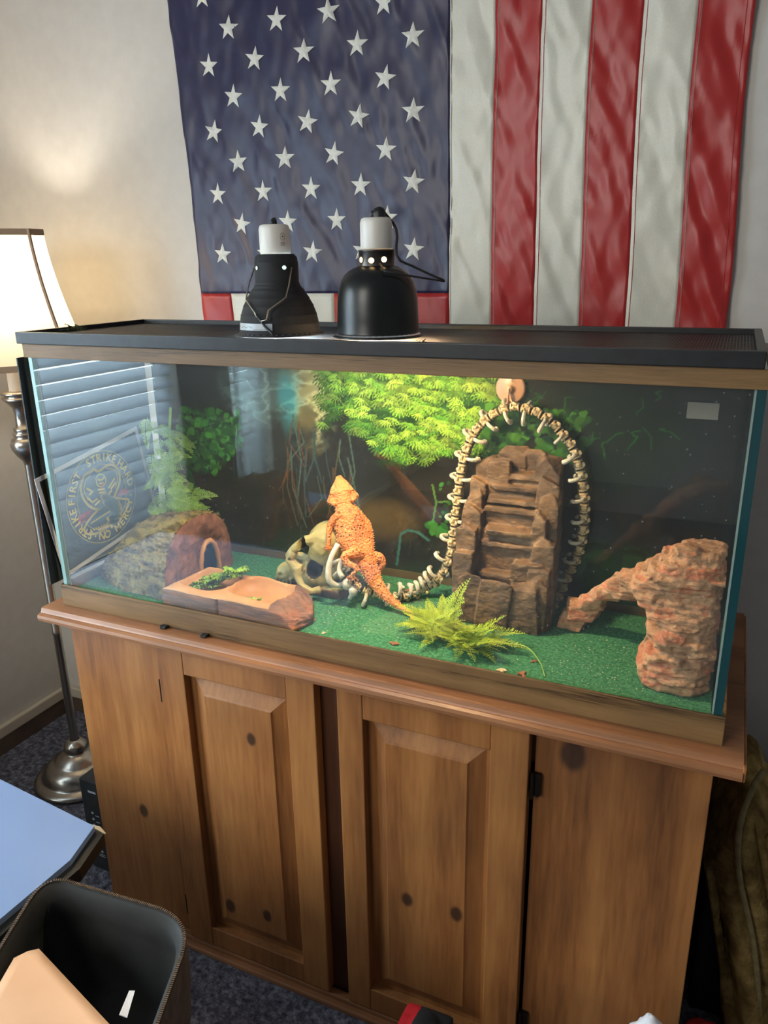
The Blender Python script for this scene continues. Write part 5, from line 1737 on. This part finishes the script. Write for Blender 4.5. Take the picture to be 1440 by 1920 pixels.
# thin inner hood lines
yel += stroke2(curve_pts([(0.126, 0.240), (0.112, 0.234), (0.104, 0.220), (0.103, 0.206), (0.109, 0.190)]), 0.0007)
yel += stroke2(curve_pts([(0.170, 0.242), (0.188, 0.238), (0.198, 0.226), (0.197, 0.208), (0.188, 0.194)]), 0.0007)
# banded body
body = curve_pts([(0.152, 0.190), (0.158, 0.178), (0.172, 0.164), (0.184, 0.150), (0.182, 0.136), (0.166, 0.127), (0.145, 0.120), (0.125, 0.117)], 22)
for i in range(0, 21):
    (a, b), (c, d) = body[i], body[i + 1]
    w_ = 0.007 + 0.006 * math.sin(PI * i / 20)
    if i > 14: w_ = 0.004
    yel += stroke2([(a, b), (a + (c - a) * 0.62, b + (d - b) * 0.62)], w_ / 1.0)
# head, eye slits and jaw
yel += stroke2(curve_pts([(0.138, 0.230), (0.150, 0.236), (0.162, 0.228), (0.164, 0.216), (0.152, 0.208), (0.140, 0.214), (0.138, 0.230)]), 0.0012)
for q in (((0.143, 0.226), (0.150, 0.222)), ((0.153, 0.222), (0.160, 0.225)), ((0.146, 0.216), (0.157, 0.215)), ((0.110, 0.215), (0.124, 0.204)), ((0.124, 0.204), (0.114, 0.200)), ((0.170, 0.200), (0.190, 0.216)), ((0.176, 0.196), (0.192, 0.206)), ((0.140, 0.204), (0.158, 0.201)), ((0.142, 0.197), (0.160, 0.194)), ((0.146, 0.190), (0.160, 0.187)),
          ((0.108, 0.196), (0.120, 0.182)), ((0.120, 0.182), (0.134, 0.186)), ((0.126, 0.174), (0.140, 0.180)), ((0.166, 0.186), (0.178, 0.192))):
    yel += stroke2([loc_(*q[0]), loc_(*q[1])], 0.0016)
for k in range(13):
    y = 0.108 + k * 0.0045
    yel += stroke2([loc_(y, 0.138 + 0.0008 * k), loc_(y + 0.003, 0.141 + 0.0008 * k)], 0.0009)
for k in range(9):
    yel += stroke2([loc_(0.104 + k * 0.0075, 0.127 - 0.0004 * k), loc_(0.108 + k * 0.0075, 0.121)], 0.0010)
flat(yel, 0.0010, 'cobra_lines', M_yel)
flat([[loc_(0.077, 0.166), loc_(0.073, 0.143), loc_(0.100, 0.147), loc_(0.128, 0.160), loc_(0.112, 0.168)], [loc_(0.192, 0.176), loc_(0.208, 0.188), loc_(0.231, 0.180), loc_(0.222, 0.172), loc_(0.205, 0.174)], [loc_(0.148, 0.214), loc_(0.155, 0.214), loc_(0.156, 0.200), loc_(0.150, 0.198)]], 0.0009, 'red_marks', M_emred)
# small dark script over the red brush mark
def text_on_card(txt, cx, cy, ang, size, m, name, d=0.0011, extrude=0.0):
    cu = bpy.data.curves.new('text', 'FONT')
    cu.body = txt; cu.size = size; cu.align_x = 'CENTER'; cu.align_y = 'CENTER'
    cu.resolution_u = 2
    cu.offset = size * 0.02
    o = bpy.data.objects.new('text', cu); COL.objects.link(o)
    dg = bpy.context.evaluated_depsgraph_get()
    dg.update()
    me = bpy.data.meshes.new_from_object(o.evaluated_get(dg))
    bpy.data.objects.remove(o)
    out = []
    c_, s_ = math.cos(ang), math.sin(ang)
    vs = [(v.co.x * c_ - v.co.y * s_ + cx, v.co.x * s_ + v.co.y * c_ + cy) for v in me.vertices]
    for p in me.polygons: out.append([vs[i] for i in p.vertices])
    bpy.data.meshes.remove(me)
    return out
letters = []
Rt = 0.0845
def ring_text(txt, a0, a1, flip=False):
    n = len(txt)
    for i, ch in enumerate(txt):
        a = math.radians(a0 + (a1 - a0) * i / max(1, n - 1))
        if ch == ' ': continue
        rot = a - PI / 2 if not flip else a + PI / 2
        letters.extend(text_on_card(ch, EC[0] + Rt * math.cos(a), EC[1] + Rt * math.sin(a), rot, 0.0245, M_yel, 'l'))
ring_text('STRIKE', 226, 176)
ring_text('FIRST', 163, 125)
ring_text('STRIKE', 99, 49)
ring_text('HARD', 34, -2)
ring_text('NO MERCY', 249, 327, True)
for a in (112, 236, 338):
    a = math.radians(a)
    c_ = (EC[0] + Rt * math.cos(a), EC[1] + Rt * math.sin(a))
    letters.append([(c_[0] + 0.0022 * math.cos(q), c_[1] + 0.0022 * math.sin(q)) for q in [2 * PI * k / 10 for k in range(10)]])
flat(letters, 0.0011, 'lettering', M_yel)
flat(text_on_card('Cobra', *loc_(0.101, 0.156), 0.30, 0.017, M_cardb, 'l'), 0.0013, 'script', M_cardb)

# ------------------------------------------------------------------ floor lamp in the corner
FX, FY = -0.415, 0.320
fl = empty('floor_lamp', (FX, FY, FZ), 'brushed nickel floor lamp with glowing cream bell shade, left of the tank', 'lamp')
def lprof(name, prof, m, parent=fl, seg=36):
    bm = bmesh.new()
    lathe(bm, [(max(0.0004, r), z) for r, z in prof], FX, FY, seg)
    return put(name, bm, m, parent, smooth=True)
lprof('base', [(0.0, FZ), (0.122, FZ), (0.126, FZ + 0.006), (0.122, FZ + 0.014), (0.112, FZ + 0.018), (0.104, FZ + 0.020), (0.100, FZ + 0.024), (0.098, FZ + 0.032), (0.088, FZ + 0.050), (0.074, FZ + 0.060), (0.066, FZ + 0.062), (0.062, FZ + 0.066), (0.052, FZ + 0.078), (0.034, FZ + 0.088), (0.024, FZ + 0.092), (0.030, FZ + 0.094), (0.034, FZ + 0.100), (0.030, FZ + 0.114), (0.020, FZ + 0.124), (0.013, FZ + 0.128)], M_steel)
lprof('pole', [(0.0112, FZ + 0.126), (0.0112, -0.30), (0.0122, -0.298), (0.0122, -0.288), (0.0112, -0.286), (0.0112, 0.185)], M_steel)
lprof('vase', [(0.0112, 0.180), (0.014, 0.190), (0.024, 0.203), (0.034, 0.220), (0.0365, 0.234), (0.031, 0.247), (0.021, 0.252), (0.027, 0.256), (0.027, 0.261), (0.019, 0.264), (0.023, 0.268), (0.023, 0.273), (0.016, 0.276), (0.0155, 0.305), (0.019, 0.325), (0.031, 0.340), (0.037, 0.345), (0.037, 0.350), (0.028, 0.353), (0.038, 0.358), (0.039, 0.362), (0.034, 0.366), (0.018, 0.366)], M_steel)
lprof('candle_sleeve', [(0.0175, 0.366), (0.0165, 0.43), (0.012, 0.46), (0.012, 0.53), (0.0, 0.53)], mat('lamp_sleeve', srgb(214, 200, 182), 0.5))
lprof('bulb', [(0.012, 0.53), (0.016, 0.545), (0.028, 0.565), (0.030, 0.585), (0.022, 0.605), (0.0, 0.615)], emis('lamp_bulb', (1.0, 0.78, 0.5, 1), 12))
bm = bmesh.new()
tube(bm, [(FX - 0.11, FY, 0.725), (FX + 0.11, FY, 0.725)], 0.0016, 6)
tube(bm, [(FX, FY - 0.11, 0.725), (FX, FY + 0.11, 0.725)], 0.0016, 6)
tube(bm, spline([(FX - 0.011, FY, 0.53), (FX - 0.045, FY, 0.58), (FX - 0.04, FY, 0.66), (FX, FY, 0.727)], 12), 0.0016, 6)
tube(bm, spline([(FX + 0.011, FY, 0.53), (FX + 0.045, FY, 0.58), (FX + 0.04, FY, 0.66), (FX, FY, 0.727)], 12), 0.0016, 6)
put('harp', bm, M_steel, fl)
M_shade = bpy.data.materials.new('lamp_shade'); M_shade.use_nodes = True
_nt = M_shade.node_tree; _nt.nodes.clear()
_o = nn(M_shade, 'ShaderNodeOutputMaterial'); _df = nn(M_shade, 'ShaderNodeBsdfDiffuse'); _df.inputs[0].default_value = srgb(232, 222, 200)
_tl = nn(M_shade, 'ShaderNodeBsdfTranslucent'); _tl.inputs[0].default_value = srgb(250, 236, 208)
_mx = nn(M_shade, 'ShaderNodeMixShader'); _mx.inputs[0].default_value = 0.62
lk(M_shade, _df.outputs[0], _mx.inputs[1]); lk(M_shade, _tl.outputs[0], _mx.inputs[2]); lk(M_shade, _mx.outputs[0], _o.inputs[0])
ang0 = math.atan2(-0.64, 0.77)
def shade_xs(h):     # cross-section half width at height fraction, chamfered square
    return 0.108 + 0.068 * (1 - h) ** 1.55
def shade_ring(h, grow=0.0):
    w = shade_xs(h) + grow; c = w * 0.30
    pts = [(w, -w + c), (w, w - c), (w - c, w), (-w + c, w), (-w, w - c), (-w, -w + c), (-w + c, -w), (w - c, -w)]
    z = 0.430 + 0.306 * h
    return [(FX + a * math.cos(ang0) - b * math.sin(ang0), FY + a * math.sin(ang0) + b * math.cos(ang0), z) for a, b in pts]
bm = bmesh.new()
rings = [[bm.verts.new(p) for p in shade_ring(k / 14)] for k in range(15)]
for a, b in zip(rings, rings[1:]):
    for k in range(8): bm.faces.new((a[k], a[(k + 1) % 8], b[(k + 1) % 8], b[k]))
shade = put('lamp_shade', bm, M_shade, fl)
M_braid = mat('shade_braid', srgb(158, 130, 104), 0.7)
for name, k0, k1 in (('trim_band', 0.0, 0.045), ('trim_band', 0.955, 1.0)):
    bm = bmesh.new()
    A = [bm.verts.new(p) for p in shade_ring(k0, 0.0012)]; B = [bm.verts.new(p) for p in shade_ring(k1, 0.0012)]
    C_ = [bm.verts.new(p) for p in shade_ring(k1, -0.0012)]; D_ = [bm.verts.new(p) for p in shade_ring(k0, -0.0012)]
    for P, Q in ((A, B), (B, C_), (C_, D_), (D_, A)):
        for k in range(8): bm.faces.new((P[k], P[(k + 1) % 8], Q[(k + 1) % 8], Q[k]))
    put(name, bm, M_braid, shade)
for c in (1, 3, 5, 7):
    bm = bmesh.new()
    tube(bm, [shade_ring(k / 14, 0.001)[c] for k in range(15)], 0.0042, 6)
    put('rib', bm, M_braid, shade)
lamp('floor_lamp_light', 'POINT', (FX, FY, 0.625), 7.5, (1.0, 0.90, 0.76), 0.03)

# ------------------------------------------------------------------ black component box on the floor by the cabinet
comp = empty('black_box', (-0.06, 0.17, FZ), 'tall black appliance box with tiny white markings between the lamp base and the cabinet', 'box')
put('box_body', newbox(-0.122, -0.002, 0.068, 0.30, FZ, -0.502, bevel=0.003), M_blackmatte, comp)
bm = bmesh.new()
def mk(x, z, w, h, a=0.0):
    c_, s_ = math.cos(a), math.sin(a)
    bm.faces.new([bm.verts.new((x + (p * c_ - q * s_), 0.0675, z + (p * s_ + q * c_))) for p, q in ((-w, -h), (w, -h), (w, h), (-w, h))])
mk(-0.086, -0.531, 0.012, 0.003)
for k, z in enumerate((-0.592, -0.610, -0.628)):
    mk(-0.094, z, 0.0035, 0.0030, 0.6); mk(-0.080, z - 0.006, 0.006, 0.0012)
mk(-0.086, -0.702, 0.007, 0.003); mk(-0.086, -0.712, 0.011, 0.0009); mk(-0.083, -0.717, 0.010, 0.0009); mk(-0.074, -0.668, 0.004, 0.002)
put('white_print', bm, mat('box_print', srgb(176, 180, 184), 0.6), comp)

# ------------------------------------------------------------------ pale table in the left foreground
M_tab = noise_mat('table_top_sheen', [(0.3, srgb(106, 128, 164)), (0.7, srgb(118, 140, 176))], 3, 2, 0.35, 0.0, spec=0.5)  # blue sheen of the window daylight is put into the base colour
tb = empty('side_table', (-0.05, -0.5, FZ), 'pale low table with black edge, blue daylight sheen painted into its top, in front of the lamp', 'table')
poly = [(-0.62, -0.163), (0.286, -0.2555), (0.308, -0.330), (0.30, -0.52), (0.26, -0.98), (-0.62, -0.98)]
bm = prism(bmesh.new(), poly, 'z', -0.262, -0.250)
put('tabletop', bm, M_tab, tb)
poly2 = [(-0.625, -0.160), (0.290, -0.252), (0.304, -0.254), (0.326, -0.330), (0.315, -0.52), (0.27, -0.985), (-0.625, -0.985)]
bm = prism(bmesh.new(), poly2, 'z', -0.284, -0.2605)
put('black_frame', bm, M_gloss_black, tb)
for x, y in ((-0.58, -0.22), (-0.58, -0.94), (0.20, -0.94)):
    put('leg', newbox(x - 0.015, x + 0.015, y - 0.015, y + 0.015, FZ, -0.284), M_black, tb)
put('leg', newbox(-0.10, -0.07, -0.60, -0.57, FZ, -0.284), M_black, tb)
bm = prism(bmesh.new(), [(0.10, -0.24), (0.262, -0.223), (0.284, -0.232), (0.20, -0.29), (0.10, -0.29)], 'z', -0.2856, -0.2846)
tag(put('paper_strip', bm, mat('buff_paper', srgb(190, 172, 138), 0.7)), 'buff paper corner sticking out from under the table edge', 'paper')

# ------------------------------------------------------------------ blue tub with the open zip case in it
def quadloop(cs, grow, r, z, n=7, wob=0.0):
    """rounded quadrilateral, corners cs in order, offset outwards by grow"""
    P = [Vector((x, y, 0)) for x, y in cs]
    N = len(P)
    off = []
    for i in range(N):
        a, b, c = P[i - 1], P[i], P[(i + 1) % N]
        d1 = (b - a).normalized(); d2 = (c - b).normalized()
        n1 = Vector((d1.y, -d1.x, 0)); n2 = Vector((d2.y, -d2.x, 0))
        m_ = (n1 + n2).normalized()
        off.append(b + m_ * grow / max(0.3, m_.dot(n1)))
    out = []
    for i in range(N):
        a, b, c = off[i - 1], off[i], off[(i + 1) % N]
        p0 = b + (a - b).normalized() * r; p1 = b + (c - b).normalized() * r
        for k in range(n):
            t = k / (n - 1)
            q = p0 * (1 - t) ** 2 + b * 2 * t * (1 - t) + p1 * t * t
            out.append((q.x, q.y, z + wob * math.sin(q.x * 38 + 1) + wob * math.cos(q.y * 33)))
    return out
def loop_skin(bm, loops, caps=(False, False), mi=0):
    R_ = [[bm.verts.new(p) for p in l] for l in loops]
    n = len(R_[0])
    for a, b in zip(R_, R_[1:]):
        for k in range(n):
            bm.faces.new((a[k], a[(k + 1) % n], b[(k + 1) % n], b[k])).material_index = mi
    if caps[0]: bm.faces.new(R_[0][::-1])
    if caps[1]: bm.faces.new(R_[-1])
M_tub = mat('tub_plastic', srgb(70, 104, 160), 0.35)
M_tubrim = mat('tub_rim', srgb(120, 140, 172), 0.3)
TQ = [(0.325, -0.375), (0.50, -0.82), (0.745, -0.735), (0.545, -0.345)]
tub = empty('blue_tub', (0.52, -0.58, FZ), 'blue plastic tub standing on the carpet under the black zip case', 'tub')
def tl(w, d, z, r=0.07): return quadloop(TQ, w - 0.25, r, z)
bm = bmesh.new()
loop_skin(bm, [tl(0.21, 0.155, FZ), tl(0.245, 0.185, -0.36), tl(0.241, 0.181, -0.36), tl(0.206, 0.151, FZ + 0.006)], (True, True))
put('tub_wall', bm, M_tub, tub, smooth=False)
bm = bmesh.new()
loop_skin(bm, [tl(0.240, 0.180, -0.352, 0.07), tl(0.250, 0.190, -0.352, 0.07), tl(0.256, 0.196, -0.358, 0.07), tl(0.256, 0.196, -0.374, 0.07), tl(0.247, 0.187, -0.376, 0.07), tl(0.240, 0.180, -0.352, 0.07)])
put('rim', bm, M_tubrim, tub)
M_bagin = noise_mat('case_lining', [(0.3, srgb(26, 28, 28)), (0.7, srgb(44, 44, 42))], 14, 5, 0.7, 0.4, 0.004)
M_bagout = noise_mat('case_outside', [(0.3, srgb(50, 44, 42)), (0.7, srgb(76, 68, 66))], 60, 4, 0.7, 0.3, 0.001)
bag = empty('zip_case', (0.49, -0.60, -0.5), 'open black fabric zip case holding a buff envelope, in the bottom left corner', 'case')
BQ = [(0.343, -0.403), (0.470, -0.735), (0.722, -0.705), (0.598, -0.384)]
def bl(w, d, z, r, sag=0.0, wob=0.0): return quadloop(BQ, w - 0.216, r + 0.02, z, 9, wob)
outer = [bl(0.200, 0.108, -0.42, 0.03), bl(0.212, 0.118, -0.33, 0.03), bl(0.218, 0.124, -0.25, 0.035), bl(0.216, 0.122, -0.205, 0.035, 0, 0.0025)]
bm = bmesh.new(); loop_skin(bm, outer, (True, False)); put('outer_shell', bm, M_bagout, bag, smooth=True)
inner = [bl(0.214, 0.120, -0.2035, 0.035, 0, 0.0025), bl(0.205, 0.111, -0.215, 0.035, 0, 0.002), bl(0.208, 0.114, -0.25, 0.035), bl(0.196, 0.104, -0.36, 0.03), bl(0.15, 0.07, -0.368, 0.02)]
bm = bmesh.new(); loop_skin(bm, inner, (False, True)); put('lining', bm, M_bagin, bag, smooth=True)
bm = bmesh.new()
zl = bl(0.2155, 0.1215, -0.2040, 0.035, 0, 0.0025); zl = [Vector(p) for p in zl] + [Vector(zl[0])]
tube(bm, zl, 0.0028, 6)
put('binding', bm, M_black, bag)
bm = bmesh.new()
dense = []
for a, b in zip(zl, zl[1:]):
    n = max(1, int((b - a).length / 0.0028))
    for k in range(n): dense.append((a.lerp(b, k / n), (b - a).normalized()))
for p, t in dense:
    s = Vector((-t.y, t.x, 0)) * 0.0022
    c = p + Vector((0, 0, 0.0022))
    q = t * 0.0008
    vs = [bm.verts.new(c + v) for v in (-s - q, s - q, s + q, -s + q)]
    tp = [bm.verts.new(c + v + Vector((0, 0, 0.0014))) for v in (-s - q, s - q, s + q, -s + q)]
    bm.faces.new(tp)
    for k in range(4): bm.faces.new((vs[k], vs[(k + 1) % 4], tp[(k + 1) % 4], tp[k]))
put('zip_teeth', bm, mat('zip_brass', srgb(112, 96, 82), 0.4, 0.7), bag, kind='stuff')
bm = bmesh.new()
vs = [(0.549, -0.466, -0.262), (0.556, -0.463, -0.262), (0.584, -0.506, -0.246), (0.572, -0.507, -0.246)]
bm.faces.new([bm.verts.new(v) for v in vs]); o = put('care_label', bm, M_white, bag); md = o.modifiers.new('t', 'SOLIDIFY'); md.thickness = 0.0008
# envelope sticking up out of the case
M_env = noise_mat('buff_envelope', [(0.3, srgb(214, 168, 130)), (0.7, srgb(228, 184, 146))], 6, 3, 0.7, 0.15, 0.002)
bm = bmesh.new()
E0, EU, EV = Vector((0.392, -0.484, -0.222)), Vector((0.215, -0.055, -0.012)), Vector((0.10, -0.215, 0.012))
n = 14
g = []
for j in range(n + 1):
    row = []
    for i in range(n + 1):
        u, v = i / n, j / n
        vv = v
        vv = max(vv, 0.16 * max(0, 0.12 - u) / 0.12)
        p = E0 + EU * u + EV * vv
        p.z += 0.004 * math.sin(u * 4 + 1) * math.sin(v * 3) + 0.006 * u * (1 - v)
        row.append(bm.verts.new(p))
    g.append(row)
for j in range(n):
    for i in range(n): bm.faces.new((g[j][i], g[j][i + 1], g[j + 1][i + 1], g[j + 1][i]))
ev = put('envelope', bm, M_env, smooth=True)
md = ev.modifiers.new('t', 'SOLIDIFY'); md.thickness = 0.004
tag(ev, 'large buff paper envelope lying in the open black case', 'envelope')

# ------------------------------------------------------------------ dark bin with a draped brown blanket, right of the cabinet
M_bin = noise_mat('dark_bin', [(0.3, srgb(14, 16, 16)), (0.7, srgb(24, 26, 26))], 10, 2, 0.6, 0.1)
bn = put('dark_bin', newbox(1.245, 1.62, 0.25, 0.52, FZ, -0.36, bevel=0.01), M_bin)
tag(bn, 'black storage bin on the floor right of the cabinet, half under the blanket', 'bin')
M_blk = noise_mat('blanket_wool', [(0.3, srgb(78, 62, 34)), (0.5, srgb(124, 102, 60)), (0.7, srgb(164, 140, 88))], 26, 5, 0.95, 0.9, 0.004, bscale=160, spec=0.1)
M_hem = noise_mat('blanket_hem', [(0.3, srgb(104, 92, 60)), (0.7, srgb(132, 118, 82))], 60, 3, 0.9, 0.5, 0.002)
blk = empty('blanket', (1.40, 0.30, FZ), 'brown fleece blanket with pale hem draped over the black bin', 'blanket')
bm = bmesh.new()
nu, nv = 60, 60
g = []
for j in range(nv + 1):
    v = j / nv          # 0 top, 1 floor
    row = []
    for i in range(nu + 1):
        u = i / nu
        spread = 0.6 + 0.55 * v
        x = 1.233 + 0.085 * v + u * 0.38 * spread
        front = 0.225 - 0.035 * v
        z = -0.285 - 0.460 * v ** 1.05 + 0.055 * math.exp(-((u - 0.22) / 0.16) ** 2) * (1 - v)
        fold = 0.020 * math.sin(u * 26 + v * 2.0) + 0.010 * math.sin(u * 61 - v * 3)
        y = front + fold * (0.35 + 0.9 * v)
        if v < 0.1:
            k = (0.1 - v) / 0.1
            y += 0.16 * k ** 0.8; z += 0.006 * math.sin(u * 30) + 0.012 * k
        z -= 0.10 * max(0, 0.22 - u) / 0.22 * (1 - v)
        row.append(bm.verts.new((x, y, max(z, FZ + 0.006))))
    g.append(row)
for j in range(nv):
    for i in range(nu): bm.faces.new((g[j][i], g[j][i + 1], g[j + 1][i + 1], g[j + 1][i]))
o = put('cloth', bm, M_blk, blk, smooth=True); md = o.modifiers.new('t', 'SOLIDIFY'); md.thickness = 0.008
bm = bmesh.new()
tube(bm, spline([(1.315, 0.300, -0.222), (1.298, 0.245, -0.224), (1.284, 0.202, -0.256), (1.284, 0.188, -0.310), (1.296, 0.185, -0.375), (1.325, 0.182, -0.470), (1.345, 0.180, -0.560), (1.365, 0.178, -0.680)], 30), [(0.0055, 0.004)] * 30, 8)
put('hem', bm, M_hem, blk, smooth=True)

# ------------------------------------------------------------------ small things on the floor at the bottom of the frame
M_redc = noise_mat('red_fabric', [(0.3, srgb(186, 24, 34)), (0.7, srgb(210, 40, 48))], 60, 3, 0.6, 0.2)
bm = bmesh.new()
hull_rock(bm, 0.785, 0.875, -0.19, -0.07, FZ, FZ + 0.180, 3, 0.12, 4)
ellipsoid(bm, (0.832, -0.128, FZ + 0.168), (0.030, 0.042, 0.022), 3)
me = remesh(bm, 0.004, lambda c, n: Vector((c.x + 0.003 * ns(c, 30, 1), c.y, max(FZ, c.z + 0.004 * ns(c, 25, 2)))), 3)
me.materials.append(M_redc); me.materials.append(M_blackmatte)
for p in me.polygons:
    if p.center.x > 0.815 and p.center.z > FZ + 0.12: p.material_index = 1
tag(put('cloth_pouch', me, None, smooth=True), 'red and black cloth pouch on the carpet before the right door', 'pouch')
def rag(name, cx, cy, r, h, m, label, cat, seed):
    bm = bmesh.new()
    ellipsoid(bm, (cx, cy, FZ + h * 0.5), (r, r * 0.8, h * 0.62), 4)
    me = remesh(bm, 0.004, lambda c, n: Vector((c.x, c.y, max(FZ + 0.0005, (c + n * 0.012 * fbm(c, 22, seed)).z))) + Vector((n.x, n.y, 0)) * 0.010 * fbm(c, 26, seed + 2))
    tag(put(name, me, m, smooth=True), label, cat)
rag('white_bag', 1.182, -0.120, 0.046, 0.332, noise_mat('white_cotton', [(0.3, srgb(196, 202, 214)), (0.7, srgb(220, 224, 232))], 40, 3, 0.85, 0.3), 'crumpled white bag standing before the cabinet right panel', 'bag', 3)
rag('red_cloth', 1.274, 0.165, 0.042, 0.055, noise_mat('red_cotton', [(0.35, srgb(196, 34, 38)), (0.62, srgb(210, 50, 50)), (0.7, srgb(220, 214, 214))], 14, 2, 0.85, 0.3), 'crumpled red and white cloth on the floor by the dark bin', 'cloth', 8)
